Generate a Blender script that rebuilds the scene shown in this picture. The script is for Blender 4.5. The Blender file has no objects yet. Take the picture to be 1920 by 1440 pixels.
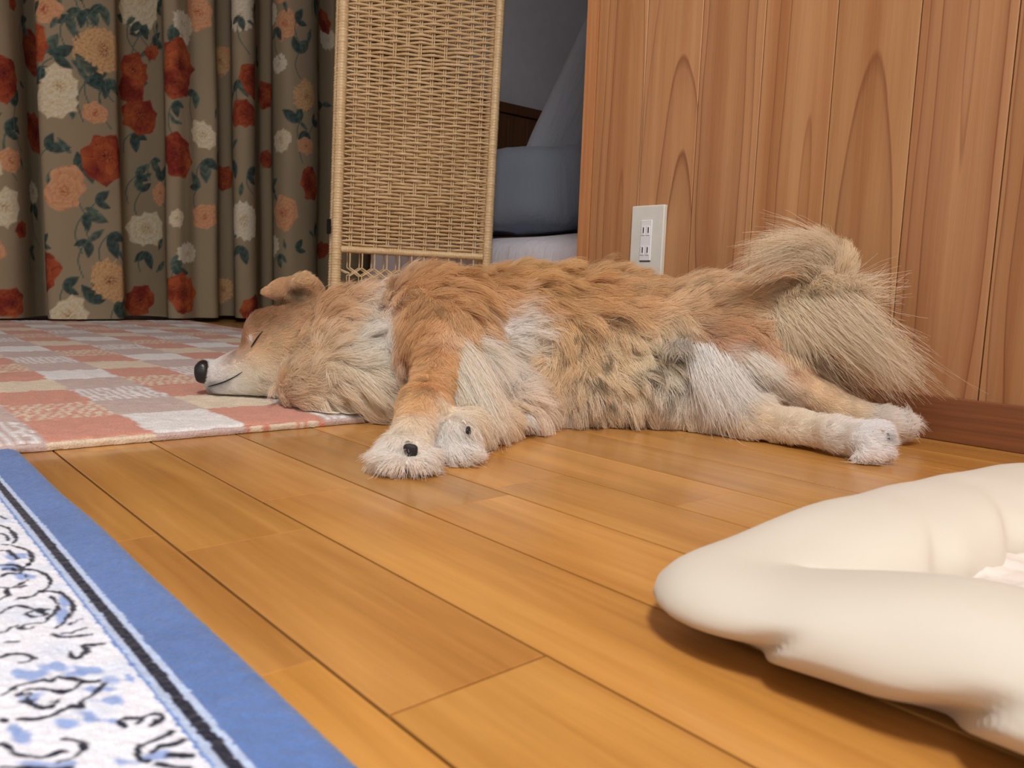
import bpy, bmesh, math, random
import numpy as np
from mathutils import Vector, Matrix
from mathutils.bvhtree import BVHTree

random.seed(7)
rng = np.random.default_rng(7)
S = bpy.context.scene
COL = S.collection

# ------------------------------------------------------------------ camera (measured from the vanishing points)
FPX, CX, CY, CAMH = 1503.0, 960.0, 720.0, 0.18


def cray(px, py):
    v = np.array([px - CX, CY - py, -FPX]); return v / np.linalg.norm(v)


_up = -cray(542, 12700)
_v1 = cray(-355, 487); _v1 = _v1 - _up * _v1.dot(_up); _v1 /= np.linalg.norm(_v1)
R = np.array([-_v1, np.cross(_up, -_v1), _up])          # camera axes -> world axes
CAM = np.array([0.0, 0.0, CAMH])
cam = bpy.data.cameras.new('camera'); camo = bpy.data.objects.new('camera', cam); COL.objects.link(camo)
camo.matrix_world = Matrix.Translation(CAM) @ Matrix(R.tolist()).to_4x4()
cam.sensor_width = 36.0; cam.lens = 36.0 * FPX / 1920.0; cam.clip_start = 0.01; cam.clip_end = 50
cam.dof.use_dof = True; cam.dof.focus_distance = 1.12; cam.dof.aperture_fstop = cam.lens / 2.0
S.camera = camo

# ------------------------------------------------------------------ world, exposure, lamps
S.view_settings.view_transform = 'Standard'; S.view_settings.look = 'None'
S.view_settings.gamma = 1.0; S.view_settings.use_curve_mapping = False
S.view_settings.exposure = 0.0
S.cycles.max_bounces = 8; S.cycles.diffuse_bounces = 6; S.cycles.glossy_bounces = 3; S.cycles.transmission_bounces = 3
S.cycles.caustics_reflective = False; S.cycles.caustics_refractive = False
wd = bpy.data.worlds.new('world'); S.world = wd; wd.use_nodes = True
wd.node_tree.nodes['Background'].inputs[0].default_value = (0.75, 0.82, 1.0, 1)
wd.node_tree.nodes['Background'].inputs[1].default_value = 0.05
LAMP_AT = (0.75, -0.50, 2.30); LAMP_W = 72.0

# frames: e_a runs to the right of the picture along the floor, e_b runs away into the room
e_a = R[:, 0].copy(); e_a[2] = 0; e_a /= np.linalg.norm(e_a)
e_b = np.array([-e_a[1], e_a[0], 0.0])
e_z = np.array([0, 0, 1.0])
WALL_Y = 1.0805


def floor_pt(px, py, z=0.0):
    d = R @ cray(px, py); return CAM + d * ((z - CAMH) / d[2])


def at_depth(px, py, t):
    d = R @ cray(px, py); return CAM + d * (t / d.dot(e_b))


def on_x(px, py, x):
    d = R @ cray(px, py); return CAM + d * (x / d[0])


def local(P):                       # world -> (a, b, z)
    P = np.asarray(P); return np.stack([P @ e_a, P @ e_b, P[..., 2]], -1)


def world(L):
    L = np.asarray(L); return L[..., 0:1] * e_a + L[..., 1:2] * e_b + L[..., 2:3] * e_z


def lin(c):
    c = np.asarray(c, float) / 255.0
    return np.where(c <= 0.04045, c / 12.92, ((c + 0.055) / 1.055) ** 2.4)


def lc(r, g, b): return tuple(lin((r, g, b))) + (1.0,)


# ------------------------------------------------------------------ object helpers
def tag(o, label=None, cat=None, group=None, kind=None):
    if label: o['label'] = label
    if cat: o['category'] = cat
    if group: o['group'] = group
    if kind: o['kind'] = kind
    return o


def empty(name, loc=(0, 0, 0), rz=0.0):
    o = bpy.data.objects.new(name, None); COL.objects.link(o)
    o.location = loc; o.rotation_euler = (0, 0, rz); o.empty_display_size = 0.05
    return o


def link(name, me, mat=None, parent=None, loc=None):
    o = bpy.data.objects.new(name, me); COL.objects.link(o)
    if mat is not None and len(me.materials) == 0: me.materials.append(mat)
    if loc is not None: o.location = loc
    if parent is not None: o.parent = parent
    return o


def mesh(name, V, F, smooth=False, uv=None, col=None):
    me = bpy.data.meshes.new(name)
    V = np.asarray(V, np.float32); F = np.asarray(F, np.int32) if not isinstance(F, list) else F
    if isinstance(F, np.ndarray):
        n, k = F.shape
        me.vertices.add(len(V)); me.vertices.foreach_set('co', V.ravel())
        me.loops.add(n * k); me.loops.foreach_set('vertex_index', F.ravel())
        me.polygons.add(n)
        me.polygons.foreach_set('loop_start', np.arange(0, n * k, k, dtype=np.int32))
        try: me.polygons.foreach_set('loop_total', np.full(n, k, np.int32))
        except Exception: pass
        me.update(calc_edges=True)
    else:
        me.from_pydata([tuple(v) for v in V.tolist()], [], F)
    if smooth: me.polygons.foreach_set('use_smooth', np.ones(len(me.polygons), bool))
    if col is not None:
        a = me.color_attributes.new('Col', 'FLOAT_COLOR', 'POINT')
        c = np.ones((len(V), 4), np.float32); c[:, :3] = col
        a.data.foreach_set('color', c.ravel())
    me.validate(); me.update()
    return me


def box_me(name, x0, x1, y0, y1, z0, z1, bev=0.0, seg=1):
    bm = bmesh.new(); bmesh.ops.create_cube(bm, size=1)
    for v in bm.verts:
        v.co = Vector(((x0 + x1) / 2 + v.co.x * (x1 - x0), (y0 + y1) / 2 + v.co.y * (y1 - y0), (z0 + z1) / 2 + v.co.z * (z1 - z0)))
    if bev > 0: bmesh.ops.bevel(bm, geom=bm.edges[:], offset=bev, segments=seg, profile=0.7, affect='EDGES')
    me = bpy.data.meshes.new(name); bm.to_mesh(me); bm.free(); return me


def box(name, b, mat, parent=None, bev=0.0, seg=1):
    return link(name, box_me(name, *b, bev=bev, seg=seg), mat, parent)


def grid_faces(nu, nv, wrap_u=False, wrap_v=False):
    i = np.arange(nu if wrap_u else nu - 1)[:, None]; j = np.arange(nv if wrap_v else nv - 1)[None, :]
    i2 = (i + 1) % nu; j2 = (j + 1) % nv
    return np.stack([i * nv + j, i2 * nv + j, i2 * nv + j2, i * nv + j2], -1).reshape(-1, 4)


def frames(P):
    P = np.asarray(P, float); T = np.gradient(P, axis=0); T /= np.linalg.norm(T, axis=1)[:, None] + 1e-12
    n = np.cross(T[0], (0.31, 0.12, 0.94)); n /= np.linalg.norm(n); N = []
    for k in range(len(P)):
        n = n - T[k] * n.dot(T[k]); n /= np.linalg.norm(n) + 1e-12; N.append(n.copy())
    N = np.array(N); return T, N, np.cross(T, N)


def tube_vf(P, r, seg=8, flat=None):
    """flat=(axis_dir, thickness_ratio) squashes the section"""
    P = np.asarray(P, float); r = np.broadcast_to(np.asarray(r, float), (len(P),))
    T, N, B = frames(P)
    th = np.linspace(0, 2 * np.pi, seg, endpoint=False)
    V = P[:, None] + r[:, None, None] * (np.cos(th)[None, :, None] * N[:, None] + np.sin(th)[None, :, None] * B[:, None])
    F = grid_faces(len(P), seg, wrap_v=True)
    return V.reshape(-1, 3), F


def tube_me(name, P, r, seg=8):
    V, F = tube_vf(P, r, seg)
    n = len(P)
    F = [list(f) for f in F] + [list(range(seg))[::-1], list(range((n - 1) * seg, n * seg))]
    return mesh(name, V, F, smooth=True)


def join_vf(parts):
    VV, FF, o = [], [], 0
    for V, F in parts:
        VV.append(V); FF.append(np.asarray(F) + o); o += len(V)
    return np.concatenate(VV), np.concatenate(FF)


def catmull(P, n):
    P = np.asarray(P, float); m = len(P)
    Q = np.vstack([2 * P[0] - P[1], P, 2 * P[-1] - P[-2]])
    u = np.linspace(0, m - 1 - 1e-9, n); i = u.astype(int); f = (u - i)[:, None]
    a, b, c, d = Q[i], Q[i + 1], Q[i + 2], Q[i + 3]
    return 0.5 * (2 * b + (c - a) * f + (2 * a - 5 * b + 4 * c - d) * f ** 2 + (3 * b - 3 * c + d - a) * f ** 3)


def vnoise(P, scale, seed=0):
    """smooth value noise on points (n,3)"""
    P = np.asarray(P, float) * scale + 100.0 + seed * 17.3
    i = np.floor(P).astype(np.int64); f = P - i; f = f * f * (3 - 2 * f)
    def h(x, y, z):
        n = (x * 374761393 + y * 668265263 + z * 2147483647 + seed * 1013) & 0x7fffffff
        n = ((n ^ (n >> 13)) * 1274126177) & 0x7fffffff
        return ((n ^ (n >> 16)) & 0xffff) / 65535.0
    r = 0
    for dx in (0, 1):
        for dy in (0, 1):
            for dz in (0, 1):
                w = np.where(dx, f[..., 0], 1 - f[..., 0]) * np.where(dy, f[..., 1], 1 - f[..., 1]) * np.where(dz, f[..., 2], 1 - f[..., 2])
                r = r + w * h(i[..., 0] + dx, i[..., 1] + dy, i[..., 2] + dz)
    return r * 2 - 1


# ------------------------------------------------------------------ material helpers
class NT:
    def __init__(s, name):
        s.m = bpy.data.materials.new(name); s.m.use_nodes = True
        s.t = s.m.node_tree; s.b = s.t.nodes['Principled BSDF']

    def n(s, typ, **kw):
        x = s.t.nodes.new('ShaderNode' + typ)
        for k, v in kw.items(): setattr(x, k, v)
        return x

    def lk(s, a, b): s.t.links.new(a, b)

    def set(s, **kw):
        for k, v in kw.items():
            i = s.b.inputs[k.replace('_', ' ')]
            if hasattr(v, 'links'): s.lk(v, i)
            else: i.default_value = v
        return s

    def math(s, op, a, b=None, c=None):
        x = s.n('Math', operation=op)
        for k, v in enumerate((a, b, c)):
            if v is None: continue
            if hasattr(v, 'links'): s.lk(v, x.inputs[k])
            else: x.inputs[k].default_value = v
        return x.outputs[0]

    def mix(s, f, a, b, mode='MIX'):
        x = s.n('Mix', data_type='RGBA', blend_type=mode)
        for k, v in ((0, f), (6, a), (7, b)):
            if hasattr(v, 'links'): s.lk(v, x.inputs[k])
            else: x.inputs[k].default_value = v
        return x.outputs[2]

    def ramp(s, f, stops, interp='LINEAR'):
        x = s.n('ValToRGB'); x.color_ramp.interpolation = interp
        e = x.color_ramp.elements
        while len(e) < len(stops): e.new(0.5)
        for k, (p, c) in enumerate(stops): e[k].position = p; e[k].color = c
        s.lk(f, x.inputs[0]); return x.outputs[0]

    def noise(s, vec, scale, detail=3.0, rough=0.5, dist=0.0, out=0):
        x = s.n('TexNoise'); x.inputs['Scale'].default_value = scale; x.inputs['Detail'].default_value = detail
        x.inputs['Roughness'].default_value = rough; x.inputs['Distortion'].default_value = dist
        if vec is not None: s.lk(vec, x.inputs['Vector'])
        return x.outputs[out]

    def mapping(s, vec, scale=(1, 1, 1), loc=None):
        x = s.n('Mapping'); x.inputs['Scale'].default_value = scale
        s.lk(vec, x.inputs['Vector'])
        if loc is not None:
            if hasattr(loc, 'links'): s.lk(loc, x.inputs['Location'])
            else: x.inputs['Location'].default_value = loc
        return x.outputs[0]

    def coord(s, out='Object'): return s.n('TexCoord').outputs[out]

    def bump(s, h, strength=0.3, dist=0.001):
        x = s.n('Bump'); x.inputs['Strength'].default_value = strength; x.inputs['Distance'].default_value = dist
        s.lk(h, x.inputs['Height']); s.lk(x.outputs[0], s.b.inputs['Normal']); return x


def plain(name, c, rough=0.6, spec=0.3, noise=0.0, nscale=40, bump=0.0, bscale=300):
    k = NT(name); k.set(Roughness=rough); k.b.inputs['Specular IOR Level'].default_value = spec
    co = k.coord()
    base = lc(*c)
    if noise:
        f = k.noise(co, nscale, 4)
        lo = tuple(x * (1 - noise) for x in base[:3]) + (1,); hi = tuple(min(1, x * (1 + noise)) for x in base[:3]) + (1,)
        k.set(Base_Color=k.ramp(f, [(0.3, lo), (0.7, hi)]))
    else: k.set(Base_Color=base)
    if bump: k.bump(k.noise(co, bscale, 3), bump, 0.0006)
    return k.m


def attr_mat(name, rough=0.9, spec=0.1, nscale=900, namt=0.2, bump=0.3, bscale=700, bdist=0.001, sheen=0.0):
    k = NT(name); a = k.n('Attribute'); a.attribute_name = 'Col'
    co = k.coord(); f = k.noise(co, nscale, 2)
    g = k.ramp(f, [(0.25, (1 - namt,) * 3 + (1,)), (0.75, (1, 1, 1, 1))])
    k.set(Base_Color=k.mix(1.0, a.outputs['Color'], g, 'MULTIPLY'), Roughness=rough)
    k.b.inputs['Specular IOR Level'].default_value = spec
    if sheen: k.b.inputs['Sheen Weight'].default_value = sheen
    if bump: k.bump(k.noise(co, bscale, 2), bump, bdist)
    return k.m
# ------------------------------------------------------------------ materials of the room
def floor_wood():
    k = NT('floor_wood')
    oi = k.n('ObjectInfo'); co = k.coord()
    
    rnd = k.math('MULTIPLY', oi.outputs['Random'], 37.0)
    comb = k.n('CombineXYZ'); k.lk(rnd, comb.inputs[0]); k.lk(rnd, comb.inputs[1]); k.lk(rnd, comb.inputs[2])
    geo = k.n('NewGeometry').outputs['Position']
    v = k.mapping(geo, (1.2, 14, 14), comb.outputs[0])
    n1 = k.noise(v, 1.6, 5, 0.55, 0.6)
    v2 = k.mapping(geo, (6, 160, 160), comb.outputs[0])
    n2 = k.noise(v2, 1.0, 3, 0.6)
    v3 = k.mapping(geo, (3.0, 9, 9), comb.outputs[0])
    n3 = k.noise(v3, 1.5, 2, 0.5)
    g = k.ramp(n1, [(0.28, lc(158, 106, 46)), (0.5, lc(188, 134, 66)), (0.72, lc(208, 156, 86))])
    g = k.mix(0.16, g, k.ramp(n2, [(0.35, lc(130, 80, 32)), (0.65, lc(216, 166, 98))]))
    g = k.mix(0.22, g, k.ramp(n3, [(0.35, lc(164, 108, 46)), (0.65, lc(212, 158, 86))]))
    g = k.mix(1.0, g, oi.outputs['Color'], 'MULTIPLY')
    k.set(Base_Color=g, Roughness=k.ramp(n3, [(0.3, (0.27,) * 3 + (1,)), (0.7, (0.36,) * 3 + (1,))]))
    k.b.inputs['Specular IOR Level'].default_value = 0.5
    k.b.inputs['Coat Weight'].default_value = 0.35; k.b.inputs['Coat Roughness'].default_value = 0.13
    k.bump(n2, 0.04, 0.0004)
    return k.m


def cedar(name, light, mid, dark, ring, tone_on_object=True):
    """flat-sawn boards: growth rings cut by a slanting plane give the arches"""
    k = NT(name); oi = k.n('ObjectInfo'); co = k.coord()
    sep = k.n('SeparateXYZ'); k.lk(co, sep.inputs[0])
    r1 = oi.outputs['Random']
    r2 = k.math('FRACT', k.math('MULTIPLY', r1, 17.13)); r3 = k.math('FRACT', k.math('MULTIPLY', r1, 57.7))
    rv = k.n('CombineXYZ'); k.lk(k.math('MULTIPLY', r1, 31.0), rv.inputs[0]); k.lk(k.math('MULTIPLY', r2, 11.0), rv.inputs[2])
    wob = k.noise(k.mapping(co, (6, 6, 1.2), rv.outputs[0]), 1.0, 1, 0.4)
    wobf = k.noise(k.mapping(co, (40, 40, 7), rv.outputs[0]), 1.0, 2, 0.5)
    x = k.math('ADD', sep.outputs['X'], k.math('MULTIPLY', k.math('SUBTRACT', r2, 0.5), 0.05))
    x = k.math('ADD', x, k.math('MULTIPLY', k.math('SUBTRACT', wob, 0.5), 0.03))
    sgn = k.math('SUBTRACT', k.math('MULTIPLY', k.math('GREATER_THAN', r3, 0.30), 2.0), 1.0)
    d = k.math('ADD', k.math('MULTIPLY', k.math('MULTIPLY', sep.outputs['Z'], sgn), k.math('ADD', k.math('MULTIPLY', r3, 0.035), 0.030)), k.math('ADD', k.math('MULTIPLY', r2, 0.03), 0.006))
    rad = k.math('SQRT', k.math('ADD', k.math('MULTIPLY', k.math('MULTIPLY', x, x), 0.55), k.math('MULTIPLY', d, d)))
    rad = k.math('ADD', rad, k.math('MULTIPLY', k.math('SUBTRACT', wob, 0.5), 0.010))
    rad = k.math('ADD', rad, k.math('MULTIPLY', k.math('SUBTRACT', wobf, 0.5), 0.0011))
    ph = k.math('MULTIPLY', rad, ring)
    ph = k.math('ADD', ph, k.math('MULTIPLY', k.noise(k.mapping(co, (1, 1, .3), rv.outputs[0]), 9.0, 1), 1.2))
    fr = k.math('FRACT', ph)
    line = k.ramp(fr, [(0.0, (0.06,) * 3 + (1,)), (0.55, (0.12,) * 3 + (1,)), (0.84, (0.34,) * 3 + (1,)), (0.95, (1, 1, 1, 1)), (1.0, (0.06,) * 3 + (1,))])
    # some rings stronger than others
    ringv = k.n('TexWhiteNoise', noise_dimensions='1D'); k.lk(k.math('FLOOR', ph), ringv.inputs['W'])
    stren = k.math('ADD', k.math('MULTIPLY', k.math('POWER', ringv.outputs['Value'], 1.5), 0.85), 0.12)
    fine = k.noise(k.mapping(co, (420, 420, 6), rv.outputs[0]), 1.0, 2, 0.6)
    big = k.noise(k.mapping(co, (26, 26, .7), rv.outputs[0]), 1.0, 3, 0.55)
    g = k.mix(k.ramp(big, [(0.36, (0, 0, 0, 1)), (0.66, (1, 1, 1, 1))]), lc(*light), lc(*mid))
    g = k.mix(k.math('MULTIPLY', line, stren), g, lc(*dark))
    g = k.mix(0.10, g, k.ramp(fine, [(0.35, lc(*dark)), (0.65, lc(*light))]))
    if tone_on_object: g = k.mix(1.0, g, oi.outputs['Color'], 'MULTIPLY')
    k.set(Base_Color=g, Roughness=0.42); k.b.inputs['Specular IOR Level'].default_value = 0.35
    k.bump(fine, 0.05, 0.0004)
    return k.m


def stripe_wood(name, c1, c2, axis):
    k = NT(name); co = k.coord()
    sc = [140, 140, 140]; sc[axis] = 3.5
    n = k.noise(k.mapping(co, tuple(sc)), 1.0, 4, 0.6); sc2 = [20, 20, 20]; sc2[axis] = 1.2
    n2 = k.noise(k.mapping(co, tuple(sc2)), 1.0, 2)
    g = k.ramp(n, [(0.35, lc(*c1)), (0.68, lc(*c2))])
    g = k.mix(0.35, g, k.ramp(n2, [(0.3, lc(*c1)), (0.7, lc(*c2))]))
    k.set(Base_Color=g, Roughness=0.4); k.b.inputs['Specular IOR Level'].default_value = 0.35
    return k.m


M_FLOOR = floor_wood()
M_SUB = plain('subfloor_brown', (48, 26, 12), 0.95, .05)
M_CEDAR = cedar('cedar_board', (188, 142, 100), (164, 112, 72), (118, 68, 40), 82.0)
M_SKIRT = stripe_wood('skirting_wood', (104, 62, 38), (140, 90, 58), 0)
M_DARKW = stripe_wood('dark_wainscot', (92, 58, 38), (124, 82, 54), 2)
M_WHITEWALL = plain('white_plaster', (228, 232, 246), 0.9, 0.15, 0.03, 18, 0.12, 160)
M_CREAMWALL = plain('cream_plaster', (232, 230, 226), 0.9, 0.15, 0.04, 20, 0.15, 120)
M_CEIL = plain('ceiling_white', (238, 238, 236), 0.9, 0.1, 0.03, 8)
M_GAP = plain('joint_brown', (58, 30, 14), 0.9)

XL, XR, YF, YB, ZC = -3.2, 1.7, -2.2, 3.5, 2.42

# ------------------------------------------------------------------ shell
fl = box('floor', (XL - .1, XR + .1, YF - .1, YB + .1, -0.06, -0.0035), M_SUB); tag(fl, kind='structure')
ce = box('ceiling', (XL - .1, XR + .1, YF - .1, YB + .1, ZC, ZC + .06), M_CEIL); tag(ce, kind='structure')
wl = box('wall_left', (XL - .1, XL, YF, YB, -.0035, ZC), M_WHITEWALL); tag(wl, kind='structure')
tag(box('wall_right', (XR, XR + .1, YF, YB, -.0035, ZC), M_CREAMWALL), kind='structure')
tag(box('wall_front', (XL - .1, XR + .1, YF - .1, YF, -.0035, ZC), M_CREAMWALL), kind='structure')
tag(box('wall_far', (XL - .1, XR + .1, YB, YB + .1, -.0035, ZC), M_WHITEWALL), kind='structure')

# floor boards, 9 cm wide strips of uneven length running along X
BW = 0.0907; Y0 = 0.171 - BW * 6
known = {5: [-.56, -.33], 6: [-.516, -.267], 7: [-.60], 8: [-.505], 9: [-.53], 10: [-.72, -.40]}
tones = {(5, 0): 0.93, (5, 1): .90, (5, 2): 1.08, (6, 0): .95, (6, 1): .92, (6, 2): .96, (7, 0): .98, (7, 1): 1.02, (8, 0): .80, (8, 1): 1.04,
         (9, 0): 1.04, (9, 1): .93, (10, 1): 1.06, (10, 2): 1.0}
for r in range(-4, 16):
    y0 = Y0 + BW * r; y1 = min(y0 + BW, WALL_Y - 0.004)
    cuts = [XL + 0.002]
    kn = known.get(r, [])
    x = XL + random.uniform(.15, .6)
    lim = kn[0] - .18 if kn else XR
    while x < lim: cuts.append(x); x += random.uniform(.34, .85)
    k0 = len(cuts)
    cuts += kn
    if kn:
        x = kn[-1] + random.uniform(.5, .9)
        while x < XR: cuts.append(x); x += random.uniform(.34, .85)
    cuts.append(XR - 0.002)
    for i in range(len(cuts) - 1):
        xa, xb = cuts[i] + .00005, cuts[i + 1] - .00005
        if r == 6 and abs(cuts[i] + .267) < 1e-6: xa += .0007
        if r == 6 and abs(cuts[i + 1] + .267) < 1e-6: xb -= .0007
        if xb - xa < .05: continue
        me = box_me('floor_board', xa, xb, y0 + .0010, y1 - .0010, -.0034, 0.0, bev=.0003)
        o = link('floor_board', me, M_FLOOR, fl)
        t = tones.get((r, i - k0 + 1), random.choice((.88, .95, .98, 1.0, 1.03, 1.06)))
        o.color = (t, t * random.uniform(.97, 1.0), t * random.uniform(.93, 1.0), 1)

# the bedroom beyond the partition has the same floor in wider simple boards
for r in range(12):
    y0 = WALL_Y + .004 + r * .2
    if y0 + .2 > YB: break
    o = link('floor_board', box_me('floor_board', XL + .002, -1.07 if r == 0 else XR - .002, y0, y0 + .199, -.0034, 0, bev=.0006), M_FLOOR, fl)
    t = random.uniform(.8, .95); o.color = (t, t, t, 1)

# panelled partition wall: core + vertical cedar boards + corner strip + skirting
wb = box('wall_back', (-1.058, XR, WALL_Y + .009, WALL_Y + .105, -.0035, ZC), M_GAP); tag(wb, kind='structure')
WTX0, WPW = -1.037, 0.1125
falloff_tone = [1.06, 1.05, .99, 1.0, .92, .88, .83, .90, .94, .95]  # light falloff along the wall painted in: boards darken towards the right
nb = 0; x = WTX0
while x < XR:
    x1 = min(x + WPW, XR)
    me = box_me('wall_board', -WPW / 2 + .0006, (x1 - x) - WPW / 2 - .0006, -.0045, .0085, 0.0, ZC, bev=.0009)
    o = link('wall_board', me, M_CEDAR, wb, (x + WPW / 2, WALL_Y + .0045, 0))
    t = falloff_tone[nb % len(falloff_tone)] * random.uniform(.98, 1.02)
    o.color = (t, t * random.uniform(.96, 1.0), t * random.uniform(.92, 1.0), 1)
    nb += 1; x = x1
M_TRIM = stripe_wood('corner_strip_wood', (168, 108, 62), (204, 146, 96), 2)
o = box('corner_strip', (-1.066, WTX0 - .0006, WALL_Y - .0015, WALL_Y + .108, -.0035, ZC), M_TRIM, wb, bev=.0015, seg=2)
sk = box('baseboard_back', (-1.036, XR, WALL_Y - .0052, WALL_Y - .0001, 0.0, .0565), M_SKIRT, None, bev=.0008); tag(sk, kind='structure')

# dark wainscot of the bedroom's outer wall
wz = 1.075
for i in range(18):
    y0 = 1.2 + i * .125
    if y0 + .125 > YB: break
    o = box('wainscot_board', (XL + .0005, XL + .012, y0 + .0007, y0 + .1243, 0.002, wz - .05), M_DARKW, wl, bev=.001)
box('wainscot_cap', (XL + .0005, XL + .03, 1.2, YB - .01, wz - .049, wz), M_DARKW, wl, bev=.003)

# ceiling lamp over the middle of the room
lampo = empty('ceiling_lamp', LAMP_AT); tag(lampo, 'round white ceiling lamp hung above the rugs', 'lamp')
k = NT('lamp_diffuser'); k.set(Base_Color=(.9, .88, .84, 1)); k.b.inputs['Emission Color'].default_value = (1, .93, .82, 1); k.b.inputs['Emission Strength'].default_value = 4
bm = bmesh.new(); bmesh.ops.create_uvsphere(bm, u_segments=32, v_segments=12, radius=.25)
for v in bm.verts: v.co.z *= .22
me = bpy.data.meshes.new('diffuser'); bm.to_mesh(me); bm.free()
o = link('diffuser', me, k.m, lampo); o.location = (0, 0, .035)
bm = bmesh.new(); bmesh.ops.create_cone(bm, cap_ends=True, segments=32, radius1=.12, radius2=.12, depth=.04)
me = bpy.data.meshes.new('mount'); bm.to_mesh(me); bm.free()
o = link('mount', me, M_CEIL, lampo); o.location = (0, 0, .10)
la = bpy.data.lights.new('lamp_light', 'AREA'); la.shape = 'DISK'; la.size = .5; la.energy = LAMP_W; la.color = (1.0, .975, .94)
lo = bpy.data.objects.new('lamp_light', la); COL.objects.link(lo); lo.parent = lampo; lo.location = (0, 0, -.026)
# ------------------------------------------------------------------ wall outlet
M_PLATE = plain('outlet_ivory', (214, 214, 206), 0.35, 0.5, 0.03, 60)
M_INS = plain('outlet_white', (226, 226, 230), 0.3, 0.5)
M_BLK = plain('socket_black', (26, 25, 26), 0.6, 0.3)
ou = empty('wall_outlet', (-.8945, WALL_Y, .2600)); tag(ou, 'ivory wall outlet plate with two sockets on the cedar boards', 'outlet')
box('plate', (-.035, .035, -.0095, 0.0, -.0585, .0585), M_PLATE, ou, bev=.0035, seg=3)
ins = box('socket_insert', (-.0115, .0115, -.0115, -.008, -.034, .034), M_INS, ou, bev=.0008)
for zz in (.0165, -.0165):
    for xx in (-.0058, .0048):
        sb = box('socket_face', (xx - .004, xx + .004, -.0125, -.011, zz - .0085, zz + .0075), M_INS, ins, bev=.0006)
        box('slot', (xx + .0004, xx + .0022, -.0129, -.0115, zz - .0042, zz + .005), M_BLK, ins)
box('insert_gap', (-.0115, .0115, -.0108, -.0085, -.0352, -.0342), M_BLK, ou)

# ------------------------------------------------------------------ chequered pink rug
RT = 0.013
M_RUG = attr_mat('rug_loops', 0.95, 0.05, 500, 0.22, 0.6, 420, 0.002, 0.2)


def rug_x0(y): return -.894 + .0475 * y


us = np.concatenate([-np.arange(0, .55, .0024), -.55 - np.arange(0, .6, .0055), -1.15 - np.arange(0, .92, .011)])
vs = np.arange(-.95, 1.012, .0046)
U, Vv = np.meshgrid(us, vs, indexing='ij')
row = np.floor(-U / .1217).astype(int); colm = np.floor((Vv - .067) / .0985).astype(int) % 4
wob = vnoise(np.stack([U, Vv, 0 * U], -1), 30, 3) * .004
row = np.floor((-U + wob) / .1217).astype(int); colm = np.floor((Vv + wob * .7 - .067) / .0985).astype(int) % 4
k4 = row % 4
pink, cream, white, grey = lin((206, 146, 128)), lin((220, 205, 184)), lin((228, 228, 230)), lin((196, 176, 172))
lp = vnoise(np.stack([U, Vv, 0 * U], -1), 120, 5); lp2 = vnoise(np.stack([U, Vv, 0 * U], -1), 70, 9)
stripe = (np.sin(Vv * 2 * np.pi / .011 + 2.5 * lp2) + .9 * lp) > -.15
speck = (np.sin(Vv * 2 * np.pi / .012 + U * 200 + 2.5 * lp2) + 1.1 * lp) > .0
is_pink = (colm % 2) == 1
cr_k = np.where(colm == 1, 3, 1); sp_k = np.where(colm == 1, 1, 3)
wh_k = np.where(colm == 0, 2, 0); st_k = np.where(colm == 0, 0, 2)
Cc = np.where(is_pink[..., None], pink, grey)
Cc = np.where((is_pink & (k4 == cr_k))[..., None], cream, Cc)
Cc = np.where((is_pink & (k4 == sp_k) & speck)[..., None], cream, Cc)
Cc = np.where((~is_pink & (k4 == wh_k))[..., None], white, Cc)
Cc = np.where((~is_pink & (k4 == st_k) & stripe)[..., None], white, Cc)
Cc = Cc * (1 + .07 * lp[..., None] + .05 * lp2[..., None])
edge = np.minimum(np.minimum(-U, 2.07 + U), np.minimum(Vv + .95, 1.012 - Vv))
X = rug_x0(Vv) + U; Zt = RT - .0022 + .0012 * lp + .0011 * vnoise(np.stack([U, Vv, 0 * U], -1), 260, 8) + .0006 * lp2
Zt = Zt - .004 * np.exp(-edge / .004)
top = np.stack([X, Vv, Zt], -1)
# rolled edge: four skirts
nu, nv = U.shape
F = grid_faces(nu, nv)[:, ::-1]
ring = np.concatenate([[(0, j) for j in range(nv)], [(i, nv - 1) for i in range(1, nu)], [(nu - 1, j) for j in range(nv - 2, -1, -1)], [(i, 0) for i in range(nu - 2, 0, -1)]])
rid = ring[:, 0] * nv + ring[:, 1]
rp = top.reshape(-1, 3)[rid]; ctr = np.array([-1.9, .0, 0])
nrm = np.zeros_like(rp)
nrm[ring[:, 0] == 0, 0] = 1; nrm[ring[:, 0] == nu - 1, 0] = -1; nrm[ring[:, 1] == nv - 1, 1] += 1; nrm[ring[:, 1] == 0, 1] -= 1
VV = [top.reshape(-1, 3)]; CC = [Cc.reshape(-1, 3)]; FF = [F]
ec = Cc.reshape(-1, 3)[rid]
prev = rid; base = nu * nv
fr = ring[:, 0] == 0
# the binding row at the front edge shows the next row's colours
kk = colm[0][ring[:, 1]]; ec2 = np.where((kk % 2 == 1)[:, None], np.where((kk == 1)[:, None], cream, np.where((rng.random(len(rid)) > .45)[:, None], cream, pink)), grey)
ec = np.where(fr[:, None], ec2, ec)
for q, (out, z) in enumerate(((.004, .0085), (.0055, .005), (.0035, .0007))):
    wv = vnoise(rp, 160, 11 + q)[:, None]
    P = rp + nrm * (out + .0012 * wv); P[:, 2] = z + (.0008 * wv[:, 0] if q < 2 else 0)
    VV.append(P); CC.append(ec * (1 + .08 * wv))
    idx = base + np.arange(len(rid)); base += len(rid)
    FF.append(np.stack([prev, np.roll(prev, -1), np.roll(idx, -1), idx], -1)); prev = idx
me = mesh('pink_rug', np.concatenate(VV), np.concatenate(FF), True, col=np.concatenate(CC))
o = link('chequered_rug', me, M_RUG); tag(o, 'pink, white and beige chequered looped rug under the dog\'s head', 'rug')

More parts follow.
